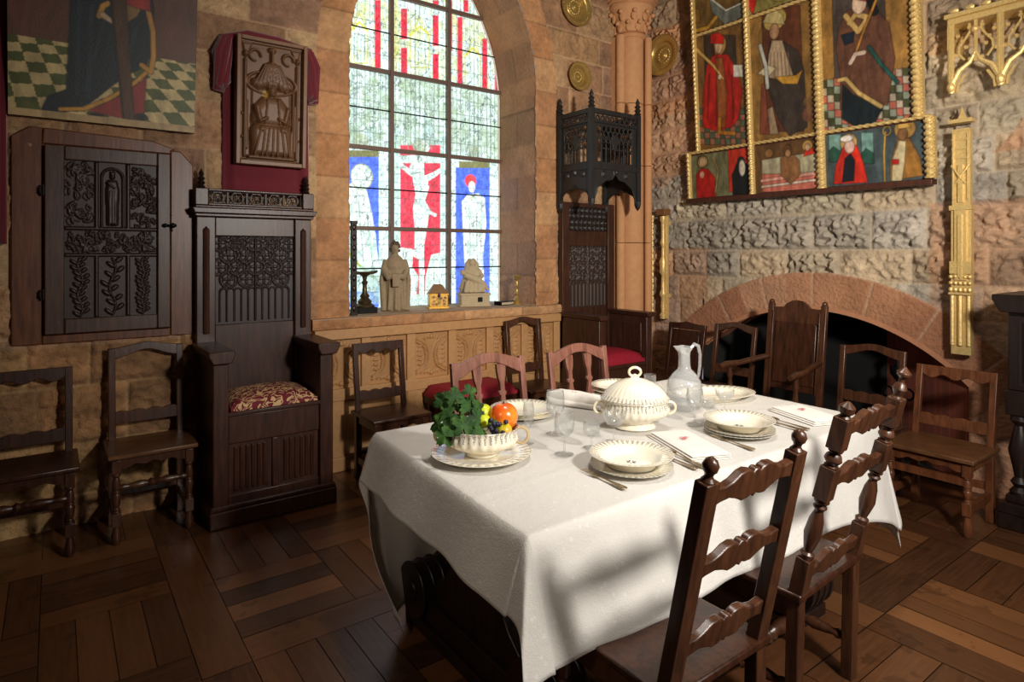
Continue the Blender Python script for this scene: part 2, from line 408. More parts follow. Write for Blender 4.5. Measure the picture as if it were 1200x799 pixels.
# ---- stained glass
g = onY(GY)
sg = Cv(1.70, 3.48, 1.09, 4.42, .0062, g, (214,228,222))
n = fbm(sg.A*22, sg.B*22, 4, 5); n2 = fbm(sg.A*7, sg.B*7, 3, 8)
sg.C = np.array(lin((226,236,230)))*(.74+.42*n)[..., None]*np.ones(3)
bars = [1.09, 1.76, 2.432, 3.092, 3.757, 4.42]; mul = [1.72, 2.317, 2.88, 3.46]
UP = sg.B > 3.092; MID = (sg.B > 2.432) & ~UP; LOW = ~UP & ~MID
def veil(mask, col, amt): sg.C[mask] = sg.C[mask]*(1-amt)+np.array(lin(col))*amt
# vertical architectural stripes
ph = np.abs(((sg.A*26) % 1)-.5); veil(MID & (ph < .09), (110,128,118), .45); veil(MID & (n2 > .58), (150,168,120), .35); veil(MID & (n2 < .36), (140,170,168), .4)
veil(UP & (ph < .10), (110,130,110), .4); veil(UP & (n2 > .6), (206,200,96), .35); veil(MID & (n > .6), (120,136,104), .45)
# lower outer lights
W0 = (232,238,236)
for (x0, x1) in ((400, 444), (534, 574)):       # blue diapered grounds
    sg.ink(sg.rect(x0, 182 if x0 < 450 else 196, x1, 360), (66,92,212))
bl = LOW & (sg.C[..., 2] > sg.C[..., 0]*1.8); sg.C[bl] = sg.C[bl]*(.65+1.2*n[bl])[..., None]
sg.ink(sg.rect(400, 176, 444, 184), (120,112,60)); sg.ink(sg.rect(538, 189, 574, 197), (120,112,60))
# left saint
sg.ink(sg.poly([(401,222),(412,214),(424,212),(430,225),(436,250),(440,275),(446,330),(438,342),(402,340)]), (232,238,232))
for q in [((408,240),(412,330)), ((420,235),(428,330)), ((430,250),(438,320)), ((404,270),(424,300))]: sg.ink(sg.path([q[0], q[1]], 1.0), (120,134,126), .6)
sg.ink(sg.ell((424,207), 12.5, 14), (228,236,226)); sg.ink(abs(sg.ell((424,207), 12.5, 14))-.004, (150,150,96))
sg.ink(sg.path([(408,296),(422,312),(440,326)], 1.6), (150,160,40)); sg.ink(sg.rect(400, 312, 444, 356), (170,196,186), .6)
# right saint
sg.ink(sg.poly([(541,236),(548,228),(560,226),(568,232),(570,262),(566,300),(568,345),(546,345),(544,300)]), (236,240,236))
for q in [((550,240),(552,330)), ((558,250),(560,330)), ((565,240),(563,300))]: sg.ink(sg.path([q[0], q[1]], 1.0), (136,148,132), .6)
sg.ink(sg.ell((551.5,212), 8.5, 8), (226,52,58)); sg.ink(sg.ell((553,219), 5, 7), (240,240,234)); sg.ink(sg.ell((553,232), 3, 4), (170,160,110), .6)
# centre light: crimson ground, cross and figure
sg.ink(sg.rect(469, 170, 516, 345), (216,46,66)); cr = LOW & (sg.C[..., 0] > .4) & (sg.C[..., 1] < .1); sg.C[cr] = sg.C[cr]*(.6+.9*n[cr])[..., None]
sg.ink(sg.rect(462, 182, 521, 191), (206,220,210)); sg.ink(sg.rect(491, 165, 497, 350), (226,234,226))
sg.ink(sg.ell((494,172), 11, 7), (222,230,222))
sg.ink(sg.path([(461,187),(478,200),(488,206)], 2.2, 4), W0); sg.ink(sg.path([(520,197),(508,205),(498,210)], 2.2, 4), W0)
sg.ink(sg.poly([(482,200),(500,208),(503,220),(498,235),(504,246),(500,268),(486,268),(484,244),(487,228)]), W0)
sg.ink(sg.ell((487,198), 7.5, 8.5), (240,244,240)); sg.ink(sg.path([(482,204),(492,202)], 1), (140,150,140))
sg.ink(sg.path([(490,262),(489,290),(496,320)], 4.5, 2.5), W0); sg.ink(sg.path([(498,262),(494,290),(494,322)], 3.5, 2.2), W0)
sg.ink(sg.poly([(469,290),(486,292),(492,312),(488,345),(469,345)]), (222,232,224)); sg.ink(sg.poly([(500,300),(516,296),(516,345),(498,345)]), (224,232,222))
sg.ink(sg.poly([(484,300),(491,304),(491,325),(483,312)]), (210,30,56)); sg.ink(sg.poly([(499,278),(508,288),(504,304),(498,326),(497,300)]), (210,30,56))
sg.ink(sg.path([(500,247),(510,252)], 2), W0)
for x in (463, 466, 519): sg.ink(sg.rect(x-1.4, 150, x+1.4, 350), (180,206,200), .7)
# tower-and-stripe upper lights
for (x0, x1, y0, y1) in ((401,407,40,80), (439,446,0,80), (470,477,10,46), (470,477,56,90), (507,514,18,54), (507,514,63,95), (525,530,0,60), (536,542,20,100), (565,571,45,106), (580,584,78,110), (543,549,0,14), (507,514,0,6)):
    sg.ink(sg.rect(x0, y0, x1, y1), (208,16,46))
for c, w in (((421,40), 10), ((492,45), 11), ((554,70), 9)):
    sg.ink(sg.poly([(c[0]-w,c[1]+34),(c[0]-w,c[1]-4),(c[0],c[1]-24),(c[0]+w,c[1]-4),(c[0]+w,c[1]+34)]), (226,236,226))
    sg.ink(abs(sg.poly([(c[0]-w,c[1]+34),(c[0]-w,c[1]-4),(c[0],c[1]-24),(c[0]+w,c[1]-4),(c[0]+w,c[1]+34)]))-.005, (190,178,70))
    sg.ink(sg.path([(c[0]-w,c[1]-4),(c[0],c[1]-14),(c[0]+w,c[1]-4)], 1.3), (210,196,60))
    for k in (-6, -2, 2, 6): sg.ink(sg.cap((c[0]+k,c[1]+2), (c[0]+k,c[1]+30), .6), (110,130,110), .7)
sg.ink(sg.rect(461, 0, 466, 85), (206,190,60), .5)
# canopies in the middle tier
for c in (424, 492, 556):
    for y in (118, 150): sg.ink(abs(sg.ell((c, y+(c-424)*.16), 14, 16))-.003, (120,136,124), .7)
    for k in (-14, -7, 7, 14): sg.ink(sg.cap((c+k, 96+(c-424)*.16), (c+k, 168+(c-424)*.1), .7), (120,140,130), .6)
    sg.ink(sg.ell((c, 166+(c-424)*.1), 8, 9), (150,148,110), .6)
# leading: quarries + painted outline network
for z in np.arange(1.09, 4.4, .134): sg.ink(np.abs(sg.B-z)-.0028, (56,66,62), .75)
for i in range(3):
    for t in (.25, .5, .75): sg.ink(np.abs(sg.A-(mul[i]+(mul[i+1]-mul[i])*t)-.006*np.sin(sg.B*9+i))-.0022, (70,80,76), .6)
v = fbm(sg.A*13, sg.B*13, 3, 40); w = (np.abs(v-.5) < .012) & (UP | MID | (v*0+n2 > .5)); veil(w, (84,98,90), .5)
lum = sg.C.min(-1); pale = lum > .22
c1 = np.abs(fbm(sg.A*17, sg.B*11, 3, 95)-.5) < .016; c2 = np.abs(fbm(sg.A*30+9, sg.B*17, 2, 96)-.5) < .022
veil(pale & c1, (46,56,50), .7); veil(pale & c2, (84,98,88), .5)
st_ = (fbm(sg.A*26, sg.B*13, 3, 97) > .60) & pale; veil(st_ & UP, (206,196,64), .4); veil(st_ & MID, (160,176,130), .4); veil(st_ & LOW, (176,196,186), .6)
for xk in np.arange(1.76, 3.46, .047): veil((np.abs(sg.A-xk) < .0042) & MID & pale, (74,92,84), .55); veil((np.abs(sg.A-xk) < .0035) & UP & pale, (80,96,80), .35)
fn = fbm(sg.A*34, sg.B*34, 3, 90); fn2 = fbm(sg.A*90, sg.B*60, 2, 91)
sg.C = sg.C*(.50+.62*fn+.22*fn2)[..., None]*np.array([.92,1.04,1.05])+np.array([.05,.065,.075])*fn2[..., None]
xl, xr = arch_half(sg.B, .02); sg.mask = (sg.A > xl) & (sg.A < xr)
gm = NT('stained_glass'); a = gm.N('ShaderNodeVertexColor'); a.layer_name = 'Col'; gm.base(gm.mix(.7, a.outputs[0], (0.0,0.0,0.0)))
gm.L(a.outputs[0], gm.p.inputs['Emission Color']); gm.set(Emission_Strength=1.5, Roughness=.25)
win = thing('window_1', 'pointed stained glass window with three lights', 'window', (0, GY, 0)); del win['label'], win['category']; win['kind'] = 'structure'
sg.mesh('glass', gm.m, win, (0,0,0), 0, 0)
fr = MB()
for x in mul[1:3]: fr.b2(x-.017, x+.017, -.05, .0, 1.09, 4.3)
for z in bars[1:5]:
    l, r = arch_half(np.array(z)); fr.b2(float(l), float(r), -.04, -.002, z-.017, z+.017)
obj('frame', fr, plain('window_iron', (112,92,84), .5, .2), win, bev=.003)
fr = MB()
for z in [(bars[i]+bars[i+1])/2 for i in range(5)]:
    l, r = arch_half(np.array(z)); fr.tube([(float(l),-.02,z), (float(r),-.02,z)], .006, 6)
obj('saddle_bar', fr, M['iron'], win)
ed = MB(); ed.tube([(x-.012, -.012, z) for x, z in rpath], .009, 6); ed.tube([(x+.012, -.012, z) for x, z in lpath[::-1]], .009, 6)
obj('edge_fillet', ed, plain('lime', (236,232,226), .7), win)
# ---- hearth wall (faces -X). plane coord a = -Y
FYc, FR, FT = -2.56, 1.50, 1.118
def hearth(A, B, R, top): return (A-FYc)**2+(B-(top-R))**2 < R*R
def rocky(cv):
    return np.clip((cv.B-1.2)/.25, 0, 1)*(.9+.0*cv.A)+.25
cv = Cv(-4.40, -.9, -.02, 4.6, .0108)
ashlar(cv, .245, .42, GREYS, rock=.046, seed=29, rocky=rocky, jcol=(214,194,168))
red = (fbm(cv.A*1.1+3, cv.B*1.1, 2, 61) > .55) & (cv.B > 2.2) | (cv.A > -1.75) & (cv.B < 1.9) | (cv.A < -3.55) & (cv.B < 1.6)
cv.C[red] = cv.C[red]*np.array([1.08,.84,.74]); top = cv.B > 2.9; cv.C[top] = cv.C[top]*np.array([1.0,.84,.72])
d_in = np.hypot(cv.A-FYc, cv.B-(FT-FR))-FR; d_out = d_in-.285; vo = (d_out < 0) & (d_in > -.02) & (cv.B > .55) | (np.abs(cv.A-FYc) > 1.0) & (np.abs(cv.A-FYc) < 1.32) & (cv.B < .75)
ang = np.arctan2(cv.A-FYc, cv.B-(FT-FR))*(FR+.14)/.42; fa = np.abs(ang-np.round(ang))*.42
VC = [(196,142,108), (184,128,94), (204,154,120), (190,136,100), (178,124,92)]
tone = np.array([lin(c) for c in VC])[(np.floor(ang+.5).astype(int)*3) % 5]; nn = fbm(cv.A*8, cv.B*8, 4, 71); jn = np.clip(1-np.minimum(fa, np.abs(d_out)+.002)/.012, 0, 1)
cv.C[vo] = (tone*(.75+.5*nn)[..., None]*(1-jn[..., None])+np.array(lin((206,170,140)))*jn[..., None])[vo]; cv.H[vo] = (.022+.006*nn-.008*jn)[vo]
opening = (d_in < 0) & (np.abs(cv.A-FYc) < 1.04) & (cv.B > -.1); cv.mask = ~opening
wr = cv.mesh('wall_right', M['stone'], None, (0,0,0), 0, 0); wr.location = (WX, 0, 0); wr.rotation_euler = (0,0,-PI/2); struct(wr)
struct(obj('wall_right_side', MB().b2(WX, WX+.3, -3.2, -.9+1.8, 0, 5.2).b2(WX+.02, WX+.3, .9, 4.4, 4.58, 5.2), M['plain_stone']))
# firebox
brk = NT('fire_brick'); _b = brk.N('ShaderNodeTexBrick'); brk.L(brk.coord((4,4,4)), _b.inputs[0]); _b.inputs['Color1'].default_value = (*lin((168,84,62)),1); _b.inputs['Color2'].default_value = (*lin((132,64,50)),1); _b.inputs['Mortar'].default_value = (*lin((120,90,76)),1)
brk.base(_b.outputs[0]); brk.set(Roughness=.9)
def hz(y): return (FT-FR)+math.sqrt(FR*FR-(y+FYc)**2)
ys = [2.56-1.04+2.08*i/24 for i in range(25)]
so = MB()
for i in range(24):
    so.add([(WX-.005, ys[i], hz(ys[i])), (WX-.005, ys[i+1], hz(ys[i+1])), (WX+.22, ys[i+1], hz(ys[i+1])), (WX+.22, ys[i], hz(ys[i]))], [(0,1,2,3)])
struct(obj('fireplace_arch_soffit', so, plain('soffit', (150,92,66), .9, 0, .4, 20), fix=False))
ri = MB()
for i in range(48):
    a0, a1 = [(-.78+1.56*(i+k)/48) for k in (0, 1)]; P_ = []
    for a in (a0, a1):
        for r_ in (FR-.012, FR+.022): P_.append((2.56+r_*math.sin(a), (FT-FR)+r_*math.cos(a)))
    if min(p[1] for p in P_) < .3: continue
    x0_, x1_ = WX-.034, WX+.03
    vs_ = [(x0_,)+P_[0], (x0_,)+P_[1], (x0_,)+P_[3], (x0_,)+P_[2], (x1_,)+P_[0], (x1_,)+P_[1], (x1_,)+P_[3], (x1_,)+P_[2]]
    ri.add(vs_, [(0,1,2,3), (7,6,5,4), (0,4,5,1), (3,2,6,7)])
struct(obj('fireplace_arch_edge', ri, plain('arch_edge', (178,124,92), .9, 0, .5, 24, .2)))
fb = MB(); 
for y0, y1 in ((1.52, 2.30), (3.60, 3.30)):
    fb.add([(WX-.01, y0, 0), (WX+.62, y1, 0), (WX+.62, y1, 1.3), (WX-.01, y0, 1.3)], [(0,1,2,3)])
fb.v = fb.v[:4]; fb.f = fb.f[:1]; struct(obj('fireplace_side', fb, brk.m, fix=False)); struct(obj('fireplace_side_sooty', MB().add([(WX-.01, 3.6, 0), (WX+.62, 3.3, 0), (WX+.62, 3.3, 1.3), (WX-.01, 3.6, 1.3)], [(0,1,2,3)]), M['stone_dark'], fix=False))
struct(obj('fireplace_back', MB().b2(WX+.6, WX+.64, 1.5, 3.7, 0, 1.6).b2(WX+.0, WX+.64, 1.5, 3.7, -.02, .02).b2(WX+.2, WX+.66, 1.45, 3.7, 1.16, 1.2), M['stone_dark']))
# ---- other walls, ceiling, floor
struct(obj('wall_left', MB().b2(-3.5, -3.2, -3.2, 4.65, 0, 5.2), M['plain_stone']))
struct(obj('wall_front', MB().b2(-3.5, 5.15, -3.5, -3.2, 0, 5.2), M['plain_stone']))
struct(obj('ceiling', MB().b2(-3.5, 5.15, -3.5, 4.65, 5.2, 5.4), wood('ceiling_oak', (50,32,22), (92,62,42), .6)))
FV, FF, FT_, FD = [], [], [], []
def plank(x0, x1, y0, y1, t, along):
    g_ = .0018; z = random.uniform(-.0012, 0); n = len(FV)
    FV.extend([(x0+g_,y0+g_,z), (x1-g_,y0+g_,z), (x1-g_,y1-g_,z), (x0+g_,y1-g_,z)]); FF.append((n,n+1,n+2,n+3)); FT_.append(t); FD.append(along)
XB = [.52+1.14*k for k in range(-4, 5)]; YB = [1.30+1.28*k for k in range(-4, 4)]; bw = .088
random.seed(3)
for x in XB:
    for y in YB:
        plank(x-bw, x+bw, y-bw, y+1.28-bw, random.random(), 1)                     # long border plank
        plank(x+bw, x+1.14-bw, y-bw, y+bw, random.random(), 0)
        X0, X1, Y0, Y1 = x+bw, x+1.14-bw, y+bw, y+1.28-bw
        nx, ny = 2, 2; cw, chh = (X1-X0)/nx, (Y1-Y0)/ny
        for i in range(nx):
            for j in range(ny):
                k = 4; a, b2_ = X0+i*cw, Y0+j*chh
                for m in range(k):
                    if (i+j) % 2: plank(a+cw*m/k, a+cw*(m+1)/k, b2_, b2_+chh, random.random(), 1)
                    else: plank(a, a+cw, b2_+chh*m/k, b2_+chh*(m+1)/k, random.random(), 0)
me = bpy.data.meshes.new('floor')
n0 = len(FV); FV += [(-3.6,-3.6,-.004), (5.6,-3.6,-.004), (5.6,4.7,-.004), (-3.6,4.7,-.004)]; FF.append((n0,n0+1,n0+2,n0+3)); FT_.append(-1); FD.append(0)
me.from_pydata(FV, [], FF); ca = me.color_attributes.new('Col', 'FLOAT_COLOR', 'CORNER')
dat = []
for t, d in zip(FT_, FD): dat += [t if t >= 0 else 0, d, 1 if t >= 0 else 0, 1]*4
ca.data.foreach_set('color', np.array(dat, 'f'))
fm = NT('parquet'); a = fm.N('ShaderNodeVertexColor'); a.layer_name = 'Col'; sp = fm.N('ShaderNodeSeparateColor'); fm.L(a.outputs[0], sp.inputs[0])
nx_ = fm.noise(fm.coord((2,26,1)), 2.2, 7, .7); ny_ = fm.noise(fm.coord((26,2,1)), 2.2, 7, .7)
gn = fm.N('ShaderNodeMix'); fm.L(sp.outputs[1], gn.inputs[0]); fm.L(nx_, gn.inputs[2]); fm.L(ny_, gn.inputs[3]); gv = gn.outputs[0]
c = fm.ramp(gv, [(.25, lin((40,23,13))), (.75, lin((106,68,40)))]); c2 = fm.ramp(sp.outputs[0], [(0, lin((40,24,15))), (.5, lin((88,54,32))), (1, lin((142,94,56)))])
c = fm.mix(.5, c, c2); blot = fm.noise(fm.coord(), 3.5, 4); c = fm.mix(fm.math('MULTIPLY', fm.math('GREATER_THAN', blot, .6), .35), c, lin((34,20,13)))
c = fm.mix(sp.outputs[2], lin((14,8,5)), c); fm.base(c)
fm.set(Roughness=.30); fm.bump(gv, .25, .003); me.materials.append(fm.m)
fo = bpy.data.objects.new('floor', me); C.objects.link(fo); struct(fo)
# ---- corner column (engaged shafts, leafy capital)
cs = plain('column_stone', (202,150,106), .85, 0, .4, 18, .2)
cb = MB(); cx, cy = 4.57, 4.24
for z0, z1 in ((0, .9), (.906, 1.65), (1.656, 2.4), (2.406, 3.0), (3.006, 3.66)):
    cb.lathe([(.115,z0), (.118,z0+.01), (.118,z1-.01), (.115,z1)], 28, (cx, cy, 0)); cb.lathe([(.042,z0), (.044,z0+.01), (.044,z1-.01), (.042,z1)], 16, (cx-.15, cy-.0, 0)); cb.lathe([(.034,z0), (.036,z0+.01), (.036,z1-.01), (.034,z1)], 16, (cx+.13, cy-.1, 0))
cb.b2(cx-.17, cx+.28, cy, WY+.05, 0, 3.66)
cb.lathe([(.125,3.64), (.15,3.665), (.125,3.69)], 28, (cx-.01, cy, 0))
cb.lathe([(.14,3.69), (.15,3.76), (.18,3.86), (.22,3.93)], 28, (cx-.01, cy, 0))
for k in range(3): cb.lathe([(.215+.02*k,3.93+.03*k), (.235+.02*k,3.945+.03*k), (.225+.02*k,3.96+.03*k)], 8, (cx-.01, cy, 0))
cb.lathe([(.14,4.02), (.14,5.2)], 20, (cx-.01, cy, 0))
for r_ in range(2):
    for k in range(10):
        a = 2*PI*(k+.5*r_)/10; rr = .15+.035*r_; z = 3.73+.095*r_
        T = Matrix.Rotation(a, 4, 'Z')
        cb.ball((cx-.01+rr*math.cos(a), cy+rr*math.sin(a), z), .036, 8, (.5,.9,1.3), T); cb.ball((cx-.01+(rr+.03)*math.cos(a), cy+(rr+.03)*math.sin(a), z+.035), .022, 8)
struct(obj('column', cb, cs, bev=.0))
# ================================================================ LEFT PART OF THE WINDOW WALL
g = onY(WY-.02)
# wall cabinet --------------------------------------------------------------
X0, X1, Z0, Z1 = -.19, .70, 1.045, 2.25; cx = (X0+X1)/2
t = thing('wall_cabinet', 'dark walnut cabinet set in the stone wall below the checkered-floor painting, with a carved door', 'cabinet', (cx, WY, Z0))
H = Z1-Z0; w = (X1-X0)/2
b = MB()
b.prism([(-w,0),(-w+.135,0),(-w+.135,H-.07),(-w+.135,H-.02),(-w+.14,H),(-w+.08,H),(-w,H-.06)], -.03, .02); b.prism([(w-.125,0),(w,0),(w,H-.15),(w-.07,H-.07),(w-.125,H-.07)], -.03, .02)
b.b2(-w+.135, w-.125, -.03, .02, 0, .05); b.prism([(-w+.135,H-.09),(w-.125,H-.09),(w-.125,H-.07),(w-.10,H-.06),(w-.22,H-.02),(-w+.14,H)], -.03, .02)
obj('frame', b, M['cab'], t, bev=.006)
door = obj('door', MB().b2(-w+.145, -w+.235, -.068, .0, .055, H-.095).b2(w-.20, w-.13, -.068, .0, .055, H-.095).b2(-w+.235, w-.20, -.068, .0, .055, .14).b2(-w+.235, w-.20, -.068, .0, H-.175, H-.095), M['door_wood'], t, bev=.006)
cp = Cv(-w+.235, w-.20, .14, H-.175, .0035, None, (46,30,24)); A0, A1, B0, B1 = cp.a0, cp.a1, cp.b0, cp.b1; W = A1-A0; HH = B1-B0
def leafy(cv, x0, y0, x1, y1, n, seed, h=.012):
    random.seed(seed)
    for i in range(n):
        x = random.uniform(x0, x1); y = random.uniform(y0, y1); a = random.uniform(0, 360); L = random.uniform(.014, .026)
        cv.up(cv.ell((x, y), L, L*.32, a), h, .006)
        cv.up(cv.arc((x, y), L*1.1, a, a+150, .003, 8), h*.8, .003)
    return cv
def vine(cv, x, y0, y1, amp, n, h=.012, k=9, L=.022):
    pts = [(x+amp*math.sin(2*PI*n*i/24), y0+(y1-y0)*i/24) for i in range(25)]; cv.up(cv.path(pts, .0045), h, .004)
    for i in range(k*2):
        s = 1 if i % 2 else -1; yy = y0+(y1-y0)*(i+.5)/(k*2); xx = x+amp*math.sin(2*PI*n*(yy-y0)/(y1-y0))+s*L*.9
        cv.up(cv.ell((xx, yy+.006), L, L*.42, 90-s*50), h, .006)
m1 = B0+HH*.40; m2 = B0+HH*.57
xa, xb = A0+W*.33, A0+W*.67
for y in (m1, m2): cp.up(cp.rect(A0, y-.009, A1, y+.009), .014, .005)
for x in (xa, xb): cp.up(cp.rect(x-.009, B0, x+.009, m1), .014, .005); cp.up(cp.rect(x-.009, m2, x+.009, B1), .014, .005)
vine(cp, (A0+xa)/2-.003, B0+.01, m1-.02, .012, 2, .012, 10); vine(cp, (A1+xb)/2, B0+.01, m1-.02, .006, 3, .012, 13, .02); vine(cp, (xa+xb)/2, B0+.01, m1-.02, .016, 1.5, .015, 6, .026)
leafy(cp, A0+.02, m1+.02, A1-.02, m2-.02, 60, 4); leafy(cp, A0+.02, m2+.02, xa-.02, B1-.02, 44, 5, .009); leafy(cp, xb+.02, m2+.02, A1-.02, B1-.02, 50, 6, .014)
xm = (xa+xb)/2; yb = m2+.012; yt = B1-.035
cp.up(cp.path([(xm-.052, yb), (xm-.052, yt-.05)]+[(xm-.052*math.cos(PI*i/12), yt-.05+.052*math.sin(PI*i/12)) for i in range(13)]+[(xm+.052, yb)], .006), .018, .006)
cp.up(cp.ell((xm, yt-.045), .013, .017), .022, .012); cp.up(cp.poly([(xm-.012,yt-.035),(xm-.014,yt-.012),(xm,yt-.018),(xm+.014,yt-.012),(xm+.012,yt-.035)]), .018, .005)
cp.up(cp.poly([(xm-.022,yt-.065),(xm+.022,yt-.065),(xm+.034,yt-.12),(xm+.028,yb+.01),(xm-.028,yb+.01),(xm-.034,yt-.12)]), .02, .016)
for k in (-.016, 0, .016): cp.up(cp.cap((xm+k, yb+.01), (xm+k*.7, yt-.13), .004), .026, .006)
cp.up(cp.cap((xm-.025,yt-.08),(xm+.008,yt-.11), .007), .026, .006)
dd = cp.mesh('carved_panel', M['relief'], door, (0, -.045, 0), 0, 0, label='black-brown panel carved with leaves and a crowned figure in a niche')
obj('latch', MB().tube([(w-.175,-.075,H*.56), (w-.10,-.085,H*.56)], .008, 8).ball((w-.16,-.085,H*.56), .013).ball((w-.12,-.09,H*.56), .016).tube([(w-.13,-.08,H*.56),(w-.125,-.09,H*.53)], .005, 6), M['iron'], t)
for z in (.28, H-.35): obj('hinge', MB().tube([(-w+.14,-.072,z-.03), (-w+.14,-.072,z+.03)], .007, 8).b2(-w+.125,-w+.14,-.07,-.05,z-.02,z+.02), M['iron'], door)
# painting -------------------------------------------------------------------
g2 = onY(4.28)
pc = Cv(-.20, .70, 2.30, 3.62, .0052, None, (96,62,48))
pw = lambda u, v: ((u-12)/(226-12)*.90-.20, 2.30+((130+(u-12)*.131)-v)*.00515*(1-.0006*(u-12)))
pc.conv = pw; pc.k = .0047; pc.outline = .5
pc.mottle(.35, 6)
cols = [(206,184,128), (84,92,40)]
fl = pc.B < pc.P((100,42))[1]
# checkered floor in perspective
hx_, hz_ = -.05+.3, 2.30+1.35; zt = 2.72
dep = 1/(hz_-pc.B); uu = (pc.A-.25)*dep*6.6+.35; vv = dep*16.5
chk = (np.floor(uu*1.9+.5*vv)+np.floor(vv*1.25-uu*.30)).astype(int) % 2; fl = (pc.B < zt) & (pc.B > 2.335)
for k in (0, 1):
    m = fl & (chk == k); pc.C[m] = np.array(lin(cols[k]))
pc.C[fl] = (pc.C*(.75+.5*fbm(pc.A*20, pc.B*20, 3, 6)[..., None]))[fl]
pc.ink(pc.poly([(78,-80),(150,-80),(172,0),(170,60),(160,75),(140,85),(98,120),(70,130),(45,127),(52,112),(72,104),(75,40)]), (24,38,44))
for q in [((86,0),(84,110)), ((100,10),(96,112)), ((115,20),(92,105)), ((150,30),(140,80))]: pc.ink(pc.path(q, 2), (44,66,74), .5)
pc.ink(pc.poly([(96,128),(130,112),(160,90),(164,78),(162,130),(150,136),(132,137)]), (150,50,44))
pc.ink(pc.path([(66,126),(92,126),(120,114),(150,94),(164,80)], 2.4), (206,150,60))
pc.ink(pc.path([(165,6),(171,30),(172,60),(169,80),(158,72)], 3), (200,146,62))
pc.ink(pc.poly([(132,0),(160,-4),(152,14),(136,26),(122,18)]), (140,110,62)); pc.ink(pc.poly([(135,-30),(165,-40),(168,6),(150,4),(132,0)]), (160,52,44))
pc.ink(pc.path([(108,20),(112,8),(118,4)], 3), (200,146,62)); pc.ink(pc.path([(112,18),(122,24),(131,29)], 3.6, 1.5), (196,168,130))
pc.ink(pc.poly([(116,-60),(134,-60),(150,140),(137,141)]), (84,58,32)); pc.ink(pc.path([(117,-40),(122,10),(137,140)], 1), (50,34,20))
pc.ink(pc.ell((106,134), 7, 3), (22,18,18)); pc.ink(pc.ell((158,136), 7, 4), (22,18,18))
pc.ink(pc.rect(-20, 60, 260, 61), (0,0,0), 0)
ed = pc.B < 2.338; pc.C[ed] = np.array(lin((186,158,108)))*(.7+.5*fbm(pc.A*14, pc.B*30, 3, 9)[..., None])[ed]
pc.folds(.35, 6)
t = thing('panel_painting', 'painting of a dark-robed figure holding a wooden beam over a green checkered floor', 'painting', (.25, WY-.045, 2.30), 0, None, math.radians(7))
pc.mesh('painted_panel', M['painted'], t, (0,-.025,0), .25, 2.30)
obj('backboard', MB().b2(-.452, .452, -.022, .012, -.004, 1.33), M['walnut'], t, bev=.004)
# red curtain on the left edge
cu = Cv(-.62, -.215, 1.60, 3.6, .012, None, (90,8,26)); cu.H = .025*np.sin(cu.A*60+.8*np.sin(cu.B*2))+.008*np.sin(cu.A*140)
o = cu.mesh('hanging', M['velvet'], None, (0,0,0), -.415, 1.6, solid=.012); o.name = 'velvet_hanging'; o.location = (-.415, WY-.07, 1.6)
tag(o, 'crimson velvet hanging beside the checkered-floor painting, at the left edge', 'curtain')
# carved relief on crimson velvet above the throne -----------------------------------
t = thing('velvet_drape', 'crimson velvet drape with bunched top corners behind the carved wooden bishop relief', 'drape', (1.145, WY, 1.93))
vc = Cv(-.275, .275, 0, 1.02, .01, None, (90,8,26)); vc.H = .012*np.sin(vc.A*55+vc.B*2)*(np.abs(vc.A) > .18)+.01
vc.mesh('cloth', M['velvet'], t, (0,-.03,0), 0, 0, solid=.01)
sw = MB(); sw.tube([(-.275,-.07,.99), (-.14,-.09,1.035), (.05,-.09,1.03), (.275,-.07,1.0)], [.03,.03,.03,.03], 10)
obj('rail_fold', sw, M['velvet'], t)
for s in (-1, 1):
    b = MB()
    for k in range(6):
        a = k*1.1; b.tube([(s*(.255+.03*math.cos(a)), -.07+.025*math.sin(a), 1.0), (s*(.285+.035*math.cos(a)), -.07+.035*math.sin(a), .90), (s*(.285+.03*math.cos(a+1)), -.06+.03*math.sin(a+1), .76-.02*k), (s*.27, -.05, .70-.01*k)], [.016,.028,.024,.006], 8)
    obj('bunched_corner', b, M['velvet'], t)
rc = Cv(-.213, .213, 0, .80, .0036, None, (112,78,52))
rc.up(rc.rect(-.195, .03, .195, .77)*-1, .016, .012); 
rc.H -= .0
def rr(c, p, q, r, h): c.up(c.cap(p, q, r), h, r)
for s in (-1, 1):
    rr(rc, (s*.165,.05), (s*.165,.66), .011, .03); rr(rc, (s*.15,.10), (s*.15,.40), .007, .026)
    rc.up(rc.ell((s*.165,.70), .018, .022), .04, .02); rc.up(rc.poly([(s*.185,.77),(s*.12,.77),(s*.165,.66)]), .018, .01)
    for k in range(5): rc.up(rc.ell((s*(.16+.02*math.sin(k*2)), .12+.05*k), .014, .006, 40*s), .022, .006)
# umbrella-like canopy
rc.up(rc.poly([(-.135,.50),(-.13,.545),(-.10,.56),(-.05,.65),(0,.68),(.05,.65),(.10,.56),(.13,.545),(.135,.50),(.09,.475),(.05,.49),(0,.515),(-.05,.49),(-.09,.475)]), .05, .045)
for k in range(-5, 6): rr(rc, (k*.024,.50), (k*.009,.65), .0035, .056)
rr(rc, (0,.66), (0,.75), .013, .045); rc.up(rc.ell((0,.745), .028, .02), .04, .016)
for s in (-1, 1): rc.up(rc.arc((s*.105,.70), .035, 0, 270, .009), .03, .008)
rc.up(abs(rc.ell((0,.53), .155, .075))-.006, .028, .006)
